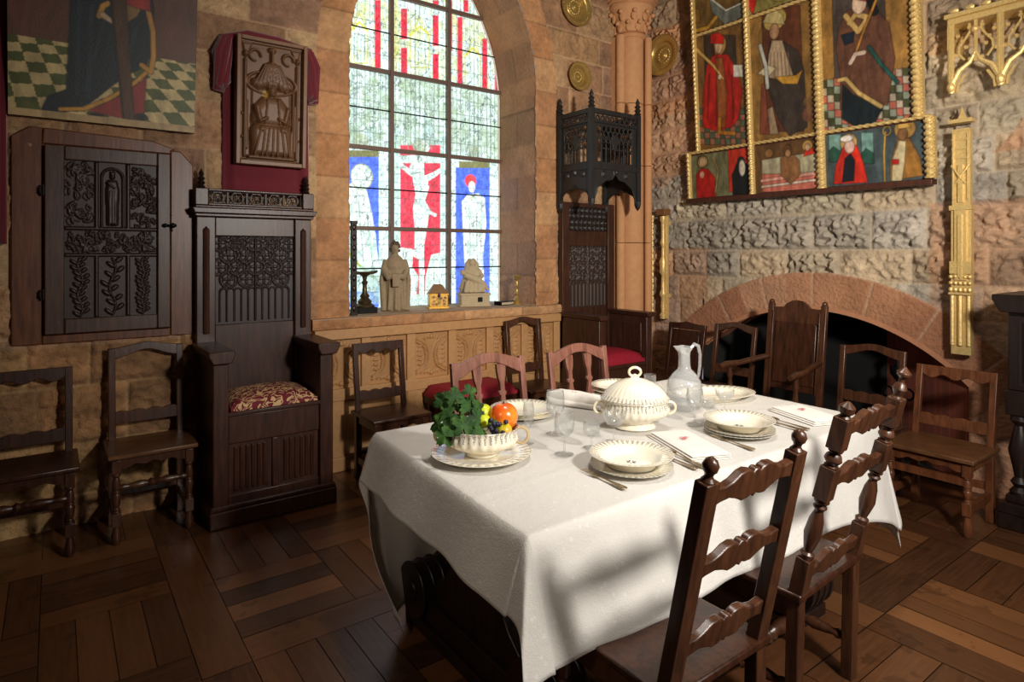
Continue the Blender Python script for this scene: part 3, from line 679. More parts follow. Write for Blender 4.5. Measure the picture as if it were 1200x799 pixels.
# throne and seated mitred figure
A_s, B_s = rc.A, rc.B; rc.A = A_s/1.3; rc.B = (B_s-.03)/1.12+.03
rc.up(rc.rect(-.095, .15, .095, .44), .012, .01)
rc.up(rc.ell((0,.435), .026, .034), .055, .03); rc.up(rc.poly([(-.024,.45),(-.03,.485),(0,.52),(.03,.485),(.024,.45)]), .05, .02)
rc.up(rc.ell((0,.408), .02, .012), .058, .012)
rc.up(rc.poly([(-.045,.40),(.045,.40),(.095,.33),(.10,.24),(.04,.22),(-.04,.22),(-.10,.24),(-.095,.33)]), .055, .05)
rc.up(rc.poly([(-.085,.24),(.085,.24),(.105,.20),(.10,.05),(-.10,.05),(-.105,.20)]), .062, .035)
for x0, x1 in ((-.07,-.085),(-.045,-.05),(-.02,-.03),(.005,.0),(.03,.025),(.055,.06),(.08,.085)): rr(rc, (x0*.8,.21), (x1,.055), .0075, .072)
for s in (-1, 1):
    rr(rc, (s*.075,.33), (s*.06,.25), .02, .07); rr(rc, (s*.06,.25), (s*.03,.27), .013, .078); rr(rc, (s*.025,.38), (s*.035,.24), .006, .07); rc.up(rc.ell((s*.05,.205), .032, .03), .075, .03)
rc.A, rc.B = A_s, B_s
rr(rc, (.135,.06), (.135,.50), .006, .045); rc.up(rc.arc((.08,.50), .02, -60, 220, .005), .04, .005)
rc.up(rc.rect(-.15, .03, .15, .055), .05, .01); rc.ink(rc.ell((-.04,.455), .02, .03), (190,150,60), .6)
rc.mottle(.2, 14)
th = thing('carved_relief', 'wooden relief of a seated mitred figure under a canopy, hung on the crimson drape', 'relief', (1.15, WY-.075, 2.135), 0, None, math.radians(3))
fr = MB(); fr.b2(-.222,-.196,-.055,.03,-.008,.808).b2(.196,.222,-.055,.03,-.008,.808).b2(-.196,.196,-.055,.03,-.008,.02).b2(-.196,.196,-.055,.03,.782,.808)
obj('frame', fr, plain('relief_wood', (118,82,54), .45, 0, .2, 30), th, bev=.004)
rc.mesh('figure_panel', M['relief'], th, (0,0,0), 0, 0)
# ---- thrones ------------------------------------------------------------------
def tracery(cv, x0, x1, y0, y1, h=.012):
    W = x1-x0; HH = y1-y0; n = 10; ym = y0+HH*.36
    for i in range(n+1): x = x0+W*i/n; cv.up(cv.cap((x, y0), (x, ym-.0*(i % 2)), .004), h, .004)
    for i in range(n):
        x = x0+W*(i+.5)/n; r = W/n/2; cv.up(cv.arc((x, ym), r, 0, 180, .003, 8), h, .003)
    c = W/4
    for r_ in range(4):
        yy = ym+.02+c*.55+r_*c*.72
        for k in range(5 if r_ % 2 else 4):
            xx = x0+(k+(0 if r_ % 2 else .5))*c
            cv.up(cv.arc((xx, yy), c*.5, 0, 360, .004, 18), h, .004)
            for q in range(4): cv.up(cv.arc((xx+c*.22*math.cos(q*PI/2+PI/4), yy+c*.22*math.sin(q*PI/2+PI/4)), c*.2, 0, 360, .0028, 10), h*.8, .003)
    yt = y1-HH*.2
    for i in range(n+1): x = x0+W*i/n; cv.up(cv.cap((x, yt), (x, y1), .0035), h, .004)
    for i in range(n): cv.up(cv.arc((x0+W*(i+.5)/n, y1-.022), W/n/2, 0, 180, .003, 8), h, .003)
    cv.up(cv.cap(((x0+x1)/2, y0), ((x0+x1)/2, y1), .006), h*1.4, .005)
    cv.up(cv.path([(x0, ym), ((x0+x1)/2, y1-.04), (x1, ym)], .004), h, .004)
def finial(b, x, y, z, s=1.0):
    b.lathe([(.018*s,z), (.03*s,z+.01*s), (.016*s,z+.025*s), (.028*s,z+.04*s), (.014*s,z+.055*s), (.026*s,z+.07*s), (.012*s,z+.085*s), (.018*s,z+.10*s), (.012*s,z+.115*s), (.001,z+.14*s)], 8, (x, y, 0))
damask = NT('damask'); co = damask.coord((1,1,1)); 
wv = damask.N('ShaderNodeTexVoronoi'); wv.feature = 'DISTANCE_TO_EDGE'; wv.inputs['Scale'].default_value = 16; 
ds = damask.N('ShaderNodeTexNoise'); ds.inputs['Scale'].default_value = 14; ds.inputs['Distortion'].default_value = 2.2; ds.inputs['Detail'].default_value = 1; damask.L(co, ds.inputs[0]); damask.L(co, wv.inputs[0])
f_ = damask.math('GREATER_THAN', damask.math('ABSOLUTE', damask.math('SUBTRACT', ds.outputs[0], .5)), .055)
damask.base(damask.mix(f_, lin((214,178,128)), lin((112,22,38)))); damask.set(Roughness=.8); M['damask'] = damask.m
# left throne
t = thing('bishop_throne', 'tall carved oak throne with box arms and a patterned cushion, under the velvet drape', 'throne', (1.06, 3.80, 0))
wd = M['throne']
D = .52                      # back plane local y
b = MB(); b.b2(-.365, .365, -.015, D, 0, .095); b.prism([(-.365,.095),(.365,.095),(.352,.125),(-.352,.125)], -.008, D)
obj('plinth', b, wd, t, bev=.008)
b = MB(); b.b2(-.345,-.262,.0,D-.03,.12,.93); b.b2(.262,.345,.0,D-.03,.12,.93); b.b2(-.262,.262,.03,.06,.12,.62); b.b2(-.262,.262,.015,.05,.12,.17); b.b2(-.262,.262,.015,.05,.46,.62); b.b2(-.02,.02,.015,.05,.17,.46)
for x0 in (-.25, .03):
    for k in range(6): b.lathe([(.012,.19),(.012,.44)], 8, (x0+.03+k*.032, .03, 0))
obj('seat_box', b, wd, t, bev=.006)
obj('seat', MB().b2(-.27, .27, -.0, D-.03, .62, .645), wd, t, bev=.006)
for s in (-1, 1):
    b = MB(); b.prism([(s*.255-.0,.93),(s*.352,.93),(s*.375,.975),(s*.375,1.0),(s*.235,1.0),(s*.235,.975)], -.045, D-.06); obj('armrest', b, wd, t, bev=.006)
b = MB(); b.b2(-.355,-.245,D-.075,D,.6,1.78); b.b2(.245,.355,D-.075,D,.6,1.78); b.b2(-.245,.245,D-.05,D,.6,1.10); b.b2(-.245,.245,D-.06,D,1.66,1.78); b.b2(-.245,.245,D-.02,D,1.1,1.7)
for s in (-1, 1):
    b.lathe([(.02,1.05),(.02,1.7),(.001,1.72)], 8, (s*.30, D-.075, 0))
obj('back_frame', b, wd, t, bev=.006)
tc = Cv(-.245, .245, 1.095, 1.665, .0035, None, (44,30,26)); tracery(tc, -.215, .215, 1.12, 1.64); tc.mesh('tracery_panel', M['relief'], t, (0, D-.035, 0), 0, 0)
b = MB(); b.b2(-.365,.365,D-.10,D,1.78,1.80); b.prism([(-.37,1.80),(.37,1.80),(.385,1.835),(-.385,1.835)], D-.12, D); b.b2(-.365,.365,D-.10,D,1.835,1.85); b.b2(-.365,-.29,D-.10,D-.02,1.85,1.955); b.b2(.29,.365,D-.10,D-.02,1.85,1.955); b.b2(-.29,.29,D-.09,D-.03,1.94,1.955); b.b2(-.29,.29,D-.09,D-.03,1.85,1.865)
cor = obj('cornice', b, wd, t, bev=.005)
gc = Cv(-.29, .29, 1.865, 1.94, .0028, None, (40,28,24)); gc.mask[:] = False
for k in range(5):
    x = -.232+.116*k
    e = np.minimum(abs(gc.ell((x,1.9025), .036))-.006, 9)
    for q in range(4): e = np.minimum(e, abs(gc.ell((x+.016*math.cos(q*PI/2), 1.9025+.016*math.sin(q*PI/2)), .014))-.003)
    gc.mask |= e < 0
    for s in (-1, 1): gc.mask |= gc.cap((x+s*.058,1.865), (x+s*.058,1.94), .008) < 0
gc.mask |= (gc.B < 1.87) | (gc.B > 1.935)
gc.mesh('pierced_gallery', M['relief'], cor, (0, D-.07, 0), 0, 0, solid=.012)
for s in (-1, 1):
    b = MB(); finial(b, s*.325, D-.06, 1.955, .9); obj('finial', b, M['oak_black'], cor)
def cushion(w, d, h, bulge=.02, p=5, q=.35):
    b = MB(); n = 14; V = []
    for i in range(n+1):
        for j in range(n+1):
            x = -1+2*i/n; y = -1+2*j/n; e = (1-abs(x)**p)*(1-abs(y)**p)
            V.append((x*w/2, y*d/2, h*.35+(h*.65)*e**q+bulge*(1-x*x)*(1-y*y)))
    Fc = [(i*(n+1)+j, (i+1)*(n+1)+j, (i+1)*(n+1)+j+1, i*(n+1)+j+1) for i in range(n) for j in range(n)]
    b.add(V, Fc); V2 = [(x, y, 0) for x, y, z in V]; m = len(V); b.v += V2; b.f += [tuple(i+m for i in reversed(f)) for f in Fc]
    for i in range(n):
        for (p, q) in (((i, 0), (i+1, 0)), ((i+1, n), (i, n)), ((n, i), (n, i+1)), ((0, i+1), (0, i))):
            a_ = p[0]*(n+1)+p[1]; c_ = q[0]*(n+1)+q[1]; b.f.append((a_, a_+m, c_+m, c_))
    return b
cu_ = obj('throne_cushion', cushion(.50, .42, .06, .03), M['damask'], None, sm=70, loc=(1.06, 4.02, .646)); tag(cu_, 'crimson and gold scrolled damask cushion on the tall throne under the velvet drape', 'cushion')
# right canopied throne
t = thing('canopied_throne', 'carved oak throne with a black pierced canopy standing in the corner by the column', 'throne', (4.035, 3.80, 0))
ob_ = M['oak_black']; D = .53
b = MB(); b.b2(-.34,.34,0,D,0,.1); b.b2(-.33,-.26,.0,D-.03,.1,.98); b.b2(.26,.33,.0,D-.03,.1,.98); b.b2(-.26,.26,.02,.05,.1,.55)
for s in (-1, 1):
    b.prism([(s*.25,.98),(s*.34,.98),(s*.36,1.02),(s*.24,1.02)], -.03, D-.03)
    b.b2(s*.26, s*.25, .06, D-.1, .66, .92)
obj('seat_box', b, M['throne'], t, bev=.006)
obj('seat', MB().b2(-.27,.27,0,D-.03,.55,.58), M['throne'], t, bev=.005)
b = MB(); b.b2(-.33,-.245,D-.06,D,.5,2.02); b.b2(.245,.33,D-.06,D,.5,2.02); b.b2(-.245,.245,D-.04,D,.5,1.05); b.b2(-.245,.245,D-.05,D,1.62,1.76); b.b2(-.245,.245,D-.05,D,1.98,2.02); b.b2(-.245,.245,D-.015,D,1.05,1.98)
obj('back_frame', b, M['throne'], t, bev=.005)
tc = Cv(-.245,.245,1.04,1.63,.0038,None,(58,44,38)); tracery(tc,-.23,.23,1.06,1.61,.011); tc.mesh('tracery_panel', M['relief'], t, (0,D-.03,0), 0, 0)
tc = Cv(-.245,.245,1.75,1.99,.0035,None,(36,28,25))
for k in range(9):
    for yy in (1.79, 1.84, 1.90, 1.95): tc.up(tc.arc((-.22+.055*k+.02*(yy > 1.85), yy), .02, 0, 360, .004, 10), .012, .004)
for yy in (1.765, 1.865, 1.975): tc.up(tc.cap((-.245,yy),(.245,yy), .006), .015, .006)
tc.mesh('pierced_band', M['relief'], t, (0,D-.03,0), 0, 0)
# canopy box: local x -.335..+.235, y .09..D ; z 2.0..2.8
cxl, cxr, cy0, cy1 = -.335, .24, .09, D+.0
can = MB()
for x, y in ((cxl,cy0), (cxr,cy0), (cxl,cy1-.03), (cxr,cy1-.03)):
    zb = 2.02 if y == cy0 else 2.0
    can.b2(x-.022, x+.022, y-.022, y+.022, zb, 2.80); can.lathe([(.001,zb-.085),(.02,zb-.06),(.03,zb-.03),(.03,zb)], 8, (x,y,0)); 
for z0, z1 in ((2.76,2.80), (2.68,2.70), (2.28,2.33)):
    can.b2(cxl,cxr,cy0-.012,cy0+.012,z0,z1); can.b2(cxl-.012,cxl+.012,cy0,cy1-.03,z0,z1); can.b2(cxr-.012,cxr+.012,cy0,cy1-.03,z0,z1)
can.b2(cxl,cxr,cy0,cy1-.03,2.69,2.70) if False else None
cn = obj('canopy', can, M['ebon'], t, bev=.004, label='black pierced gothic canopy over the seat')
def pierced(x0, x1, z0, z1, kind):
    c = Cv(x0, x1, z0, z1, .0045, None, (40,40,40)); m = np.zeros_like(c.mask); W = x1-x0
    if kind == 'win':
        n = max(4, int(W/.062)); m |= (c.B < z0+.02) | (c.B > z1-.02) | (c.A < x0+.05) | (c.A > x1-.05)
        for i in range(n+1): x = x0+.05+(W-.1)*i/n; m |= c.cap((x, z0), (x, z0+(z1-z0)*.5), .006) < 0
        for i in range(n):
            x = x0+.05+(W-.1)*(i+.5)/n; r = (W-.1)/n/2
            m |= abs(c.ell((x, z0+(z1-z0)*.5), r, r*1.6))-.005 < 0
            for q in range(3): m |= abs(c.ell((x+(q % 2)*r, z0+(z1-z0)*(.6+.14*q)), r*.9))-.005 < 0
        m |= c.ell(((x0+x1)/2, (z0+z1)/2+.02), .035, .075) < 0
    elif kind == 'band':
        m |= (c.B < z0+.008) | (c.B > z1-.008); n = int(W/.055)
        pts = [(x0+W*i/(n*2), z0+(z1-z0)*(.12 if i % 2 else .88)) for i in range(n*2+1)]; m |= c.path(pts, .007) < 0
        for i in range(n): m |= abs(c.ell((x0+W*(i+.5)/n, (z0+z1)/2), .014))-.004 < 0
    elif kind == 'ogee':
        xm = (x0+x1)/2; hh = z1-z0
        hh = hh*(1 if W > .45 else .62)
        P = [(x0,z0),(x0+W*.10,z0+hh*.45),(x0+W*.28,z0+hh*.66),(x0+W*.42,z0+hh*.70),(xm,z0+hh*.88),(x1-W*.42,z0+hh*.70),(x1-W*.28,z0+hh*.66),(x1-W*.10,z0+hh*.45),(x1,z0)]
        m = ~(c.poly(P) < 0)
        c.up(c.path(P, .008), .012, .008)
        for s in (-1, 1): c.up(c.ell((xm+s*W*.26, z1-.05), .025, .03), .02, .015)
        c.up(c.ell((xm, z1-.03), .02, .03), .03, .02)
    c.mask = m; return c
T = t
for (x0, x1, r, ox, oy, W) in ((0, cxr-cxl-.04, 0, (cxl+cxr)/2, cy0, None), (0, cy1-cy0-.05, -PI/2, cxl, (cy0+cy1-.03)/2, None), (0, cy1-cy0-.05, -PI/2, cxr, (cy0+cy1-.03)/2, None)):
    for kind, z0, z1 in (('band',2.70,2.76), ('win',2.33,2.68), ('ogee',1.99,2.29)):
        c = pierced(x0, x1, z0, z1, kind); o = c.mesh({'band':'pierced_frieze','win':'pierced_window','ogee':'ogee_arch'}[kind], M['relief'], cn, (0,0,0), (x0+x1)/2, 0, solid=.012)
        o.location = (ox, oy, 0); o.rotation_euler = (0,0,r)
for x, y in ((cxl,cy0), (cxr,cy0), (cxl,cy1-.03)):
    b = MB(); finial(b, x, y, 2.80, 1.15); obj('finial', b, M['ebon'], cn)
cu_ = obj('seat_cushion', cushion(.52, .44, .085, .03), M['crimson'], None, sm=70, loc=(4.035, 4.04, .581)); tag(cu_, 'buttoned crimson cushion on the canopied throne in the corner', 'cushion')
# ---- wainscot under the window ------------------------------------------------
wm = plain('limed_oak', (182,138,92), .55, 0, .25, 26, .25); painted_oak = M['relief']
t = thing('wainscot', 'pale oak wainscot carved with curved ribs and leaves under the window sill', 'panelling', (2.57, WY-.03, 0))
xs = [1.47+.365*i for i in range(7)]; x_off = 2.57
b = MB(); b.b2(1.45-x_off, 3.69-x_off, -.05, .02, .94, 1.012); b.b2(1.45-x_off, 3.69-x_off, -.03, .02, .50, .585); b.b2(1.45-x_off, 3.69-x_off, -.015, .02, .0, .50)
for x in xs: b.b2(x-.035-x_off, x+.035-x_off, -.028, .018, .02, .945)
b.b2(1.45-x_off, 3.69-x_off, -.036, .02, 0, .10)
obj('frame', b, wm, t, bev=.006)
def wpan(x0, x1, z0, z1):
    c = Cv(x0, x1, z0, z1, .0044, None, (184,138,90)); W = x1-x0; xm = (x0+x1)/2; hh = z1-z0; zm = (z0+z1)/2
    for s in (-1, 1):
        for off in (0, .022):
            px = [(xm+s*(.022+off*.9), z0+.06), (xm+s*(.022+off*.9), zm-.03)]
            pts = [(xm+s*(W*.44), z1-.05-off), (xm+s*W*.30, z1-.075-off), (xm+s*(W*.17+off*.5), z1-.10-off), (xm+s*(.03+off), z1-.15-off), (xm+s*(.026+off), zm), (xm+s*(.03+off), z0+.13+off), (xm+s*(W*.17+off*.5), z0+.085+off), (xm+s*W*.30, z0+.06+off), (xm+s*W*.44, z0+.04+off)]
            c.up(c.path(pts, .009), .020, .009)
        for k in range(5): c.up(c.ell((xm+s*W*.34, z0+hh*(.3+.1*k)), .018, .010, 50*s+20*k), .020, .008); c.up(c.arc((xm+s*W*.34, z0+hh*(.3+.1*k)), .018, 0, 200, .0035, 8), .018, .004)
    for zc in (z0+.035, z1-.035):
        for k in range(-4, 5): c.up(c.ell((xm+k*.03, zc-.008*abs(k) if zc > zm else zc+.003*abs(k)), .015, .008, 30*k), .013, .008)
        c.up(c.ell((xm, zc), .02, .022), .018, .015)
    c.mottle(.2, 9); return c
c0 = wpan(-.147, .147, .585, .94)
proto = None
for i in range(6):
    if proto is None: proto = c0.mesh('carved_panel', M['relief'], t, (0,-.002,0), 0, 0); o = proto
    else: o = proto.copy(); C.objects.link(o); o.parent = t
    o.location = (xs[i]+.1825-x_off, 0, 0)
# ---- brass dishes ------------------------------------------------------------
def dish(R, loc, rz, label, rx=0):
    t = thing('brass_dish', label, 'dish', loc, rz, None, rx)
    b = MB(); pr = [(.0001,.018),(R*.16,.02),(R*.2,.012),(R*.46,.012),(R*.5,.006),(R*.62,.008),(R*.66,.03),(R*.72,.04),(R*.95,.044),(R*.985,.052),(R,.046),(R*.98,.038),(R*.7,.032),(R*.6,0),(.0001,0)]
    def rf(a, z, r): return 1+.0*a
    b.lathe(pr, 48, (0,0,0), Matrix.Rotation(PI/2, 4, 'X'))
    for k in range(16): a = 2*PI*k/16; b.ball((R*.33*math.cos(a), -.014, R*.33*math.sin(a)), R*.075, 8, (1,.5,1))
    for k in range(36): a = 2*PI*k/36; b.ball((R*.84*math.cos(a), -.043, R*.84*math.sin(a)), R*.035, 6, (1,.5,1))
    b.ball((0,-.018,0), R*.12, 10, (1,.5,1)); obj('bowl', b, M['brass'], t)
dish(.185, (3.90, WY-.015, 3.84), 0, 'brass alms dish cut by the top edge, left of the column capital')
dish(.135, (3.94, WY-.015, 3.20), 0, 'smallest embossed brass dish, above the black canopy')
dish(.20, (WX-.05, 4.02, 3.48), -PI/2, 'large embossed brass dish between the column and the altarpiece')
# ================================================================ HEARTH WALL HANGINGS
g = onX(4.79)
t = thing('altarpiece', 'large gilded altarpiece of painted saints above the fireplace', 'altarpiece', (WX-.06, 2.67, 2.04), -PI/2, None, math.radians(3.6))
AC = -2.67
# (a0,a1,z0,z1) panels, z measured on the leaning plane
rows = dict(pred=(2.06, 2.45), mid=(2.49, 3.50), top=(3.54, 4.35))
ca, cb_, cc, cd = -3.56, -3.03, -2.44, -1.77
g = onX(4.80)
def panel(a0, a1, z0, z1, col, res=.0055):
    c = Cv(a0, a1, z0, z1, res, g, col).mottle(.3, 8); c.outline = .55; return c
def figure(p, head, halo, robe, body, hx, skin=(206,170,140)):
    p.ink(p.ell(head, halo), (196,160,84)); p.ink(abs(p.ell(head, halo))-.004, (120,84,40)); p.ink(p.poly(body), robe)
    p.ink(p.ell(head, hx, hx*1.3), skin)
# predella
pl = []
p = panel(-3.66, ca+.28, *rows['pred'], (110,112,76)); 
p = panel(-3.665, cb_-.02, *rows['pred'], (112,110,78))
p.ink(p.rect(858, 150, 886, 225), (190,52,34)); figure(p, (828,190), 7, (172,30,26), [(820,205),(826,198),(834,198),(842,208),(842,240),(820,240)], 4)
p.ink(p.path([(841,185),(846,200),(842,225)], 1), (180,150,90)); p.ink(p.poly([(862,235),(862,205),(868,192),(880,192),(886,205),(886,235)]), (22,26,28)); p.ink(p.ell((873,190), 5, 6), (30,40,36)); p.ink(p.ell((874,197), 4, 9), (206,196,176)); p.ink(p.ell((827,205), 3, 4), (210,180,150), .6); pl.append(p)
p = panel(cb_+.02, cc-.02, *rows['pred'], (96,66,36))
p.ink(p.poly([(897,188),(920,184),(966,178),(966,205),(897,212)]), (164,156,126)); p.ink(p.rect(897, 204, 966, 225), (196,110,92)); p.ink(p.path([(897,212),(966,202)], 2), (222,160,140)); p.ink(p.path([(897,219),(966,210)], 1.5), (214,190,170))
p.ink(p.poly([(919,186),(926,182),(935,182),(941,188),(942,205),(930,216),(919,206)]), (140,96,58)); p.ink(p.ell((928,177), 5, 7), (104,66,38)); p.ink(p.ell((928,180), 3.2, 4.6), (176,130,90))
p.ink(p.ell((906,180), 5, 5), (150,110,60)); p.ink(p.ell((951,171), 6, 6), (190,150,80)); p.ink(p.poly([(946,184),(948,176),(958,174),(960,180)]), (196,44,34)); p.ink(p.ell((951,173), 3, 4), (200,160,124)); pl.append(p)
p = panel(cc+.02, -1.705, *rows['pred'], (70,84,88))
for x0, x1, y0, y1 in ((976,990,158,190), (1014,1028,156,192), (1090,1096,140,185)):
    p.ink(p.rect(x0, y0, x1, y1), (120,160,150)); p.ink(p.poly([(x0,y1),(x0,y1-12),(x0+5,y1-18),(x1,y1-12),(x1,y1)]), (40,84,70))
p.ink(p.ell((999,168), 10, 11), (190,150,90)); p.ink(p.poly([(980,216),(983,196),(992,174),(1000,166),(1009,172),(1016,192),(1020,214)]), (206,44,26)); p.ink(p.poly([(990,214),(994,186),(1001,180),(1006,188),(1004,212)]), (16,22,34)); p.ink(p.ell((1000,172), 6, 8.5), (214,178,164)); p.ink(p.ell((997,163), 8, 4), (230,220,210))
p.ink(p.path([(1040,212),(1040,180),(1042,156)], 1.2), (200,160,70)); p.ink(abs(p.ell((1044,154), 4, 5))-.004, (210,170,80))
p.ink(p.ell((1065,152), 11, 11), (176,136,70)); p.ink(p.poly([(1046,212),(1047,190),(1056,164),(1070,162),(1082,185),(1085,206)]), (150,104,44)); p.ink(p.poly([(1048,212),(1050,186),(1058,165),(1066,166),(1064,190),(1060,212)]), (196,180,140)); p.ink(p.ell((1062,158), 5.5, 7), (120,84,52)); p.ink(p.poly([(1056,152),(1058,142),(1066,140),(1072,150)]), (200,160,80)); p.ink(p.rect(1049, 187, 1057, 193), (190,30,26)); pl.append(p)
# main tier
p = panel(ca+.01, cb_-.02, *rows['mid'], (120,84,42))
p.ink(p.rect(835, 44, 872, 130), (62,50,40)); 
for i in range(11):
    for j in range(6): p.ink(p.rect(826+i*6, 128+j*7, 832+i*6, 135+j*7), (150,96,74) if (i+j) % 2 else (78,92,70))
p.ink(p.ell((852,56), 10, 12), (170,130,70)); p.ink(p.poly([(830,150),(832,110),(838,78),(846,66),(862,66),(872,84),(878,108),(872,140),(864,150),(845,154)]), (178,32,24))
for q in [((840,90),(836,140)), ((850,80),(846,148)), ((866,90),(866,140))]: p.ink(p.path(q, 1.3), (116,16,18), .8)
p.ink(p.poly([(848,70),(856,70),(860,110),(856,150),(848,150)]), (150,84,40)); p.ink(p.ell((852,57), 5, 8), (206,166,130)); p.ink(p.poly([(843,54),(843,44),(852,41),(859,46),(858,54)]), (186,30,22)); p.ink(p.path([(825,59),(846,80),(856,94)], 2, 1.2), (206,166,90)); p.ink(p.rect(868, 78, 879, 92), (206,200,184)); p.ink(p.path([(845,56),(846,66)], 2), (60,30,20)); p.ink(p.ell((852,92), 3, 3), (214,180,150)); p.ink(p.path([(850,140),(849,156),(866,157)], 2.4), (170,110,40)); pl.append(p)
p = panel(cb_+.02, cc-.02, *rows['mid'], (136,100,50))
p.ink(p.rect(903, 10, 948, 155), (92,50,30)); p.ink(p.ell((918,26), 14, 13), (190,160,84)); p.ink(p.poly([(905,96),(908,66),(912,52),(925,50),(944,62),(950,84),(952,150),(930,160),(918,140)]), (58,48,42))
p.ink(p.poly([(906,92),(910,66),(914,50),(926,50),(930,66),(938,92),(925,96)]), (176,150,120)); 
for k in range(6): p.ink(p.cap((912+k*4,64), (911+k*4.5,90), .7), (110,90,70), .8)
p.ink(p.poly([(904,30),(910,18),(920,14),(928,22),(929,32)]), (196,176,120)); p.ink(p.ell((917,40), 6, 9), (170,128,96)); p.ink(p.poly([(896,88),(908,78),(918,82),(908,92)]), (200,186,150)); p.ink(p.poly([(915,92),(940,90),(948,84),(942,100),(925,100)]), (190,140,50))
p.ink(p.path([(900,56),(906,80),(907,104)], 2.2), (190,190,180)); p.ink(p.poly([(900,158),(904,130),(912,126),(918,158)]), (166,140,110)); p.ink(p.poly([(896,158),(900,100),(904,100),(908,158)]), (130,66,46)); p.ink(p.ell((955,120), 7, 6), (110,80,50), .7); p.ink(p.ell((954,135), 8, 8), (120,76,60), .7); pl.append(p)
p = panel(cc+.02, cd-.02, 2.49, 4.35, (150,110,54))
p.ink(p.rect(985, -90, 1046, 100), (76,66,60)); 
for i in range(14):
    for j in range(7): p.ink(p.rect(968+i*8, 96+j*9-i*1.2, 976+i*8, 105+j*9-i*1.2), ((70,74,46), (176,160,140), (176,96,80), (140,150,130))[(i*3+j) % 4])
p.ink(p.poly([(988,60),(992,34),(1002,16),(1030,10),(1050,30),(1056,70),(1046,125),(1030,124),(990,130),(992,96)]), (98,62,46))
p.ink(p.poly([(992,140),(994,100),(1006,112),(1030,124),(1040,128),(1030,146),(1008,150)]), (14,28,34)); p.ink(p.path([(990,96),(998,94),(1012,110),(1038,126)], 2.4), (196,164,100)); p.ink(p.path([(1000,22),(1014,40),(1026,24),(1012,20),(1004,30)], 3), (196,160,96))
p.ink(p.ell((1016,8), 8, 12), (222,190,164)); p.ink(p.poly([(1004,2),(1008,-10),(1024,-12),(1030,0),(1026,6)]), (170,36,26)); p.ink(p.path([(1028,0),(1034,18)], 4), (24,20,20)); p.ink(p.path([(1042,-10),(1020,40),(1006,76)], 1.6), (176,120,50)); p.ink(p.poly([(994,44),(1010,40),(1008,52),(998,56)]), (20,32,46)); p.ink(p.path([(1004,76),(1010,66),(1020,64)], 2.6), (206,180,160)); p.ink(p.path([(1026,58),(1040,78),(1058,98)], 2.2), (30,78,70)); pl.append(p)
# top tier fragments
p = panel(ca+.01, cb_-.02, *rows['top'], (110,82,40)); p.ink(p.poly([(843,2),(862,16),(882,4),(882,22),(862,34),(846,18)]), (110,116,108)); p.ink(p.path([(843,1),(862,16),(884,6)], 1.2), (220,214,196)); p.ink(p.path([(822,40),(840,36),(850,24)], 2.5), (190,140,50)); p.ink(p.rect(822, 14, 832, 30), (130,96,40)); pl.append(p)
p = panel(cb_+.02, cc-.02, *rows['top'], (132,120,64)); p.ink(p.poly([(888,-30),(900,-20),(898,4),(893,22),(888,10)]), (178,30,30)); p.ink(p.ell((930,-10), 20, 14), (150,130,60)); pl.append(p)
for p in pl: p.folds(.55, 9).mottle(.3, 26, 12).mottle(.2, 60, 5).mesh('painted_panel', M['painted'], t, (0,-.03,0), AC, 2.04)
b = MB(); b.b2(-1.01,.965,-.025,.0,0,.44).b2(-.91,.90,-.025,.0,.44,2.3); b.b2(-1.02,.985,-.09,.0,-.025,.012)
obj('carcass', b, wood('retable_wood', (52,26,18), (92,50,34), .5), t, bev=.004)
zb, zm = 2.04, 2.47
def lx(a): return a-AC
for nm, x, z0, z1, R in (('l', -1.0, .02, .43, .016), ('a', lx(ca), .44, 2.3, .015), ('b', lx(cb_), .01, 2.3, .020), ('c', lx(cc), .01, 2.3, .028), ('d', lx(cd)+.0, .44, 2.3, .03), ('r', .965, .02, .43, .028)):
    b = MB(); b.rope((x,-.055,z0), (x,-.055,z1), R, .042); b.b2(x-R*.9, x+R*.9, -.05, -.0, z0, z1); obj('rope_moulding', b, M['gold'], t)
for x0, x1, z in ((-1.01, .97, .435), (lx(ca), lx(cc), 1.475)):
    b = MB(); b.rope((x0,-.045,z), (x1,-.045,z), .013, .05); b.b2(x0, x1, -.04, 0, z-.01, z+.01); obj('rope_moulding', b, M['gold'], t)
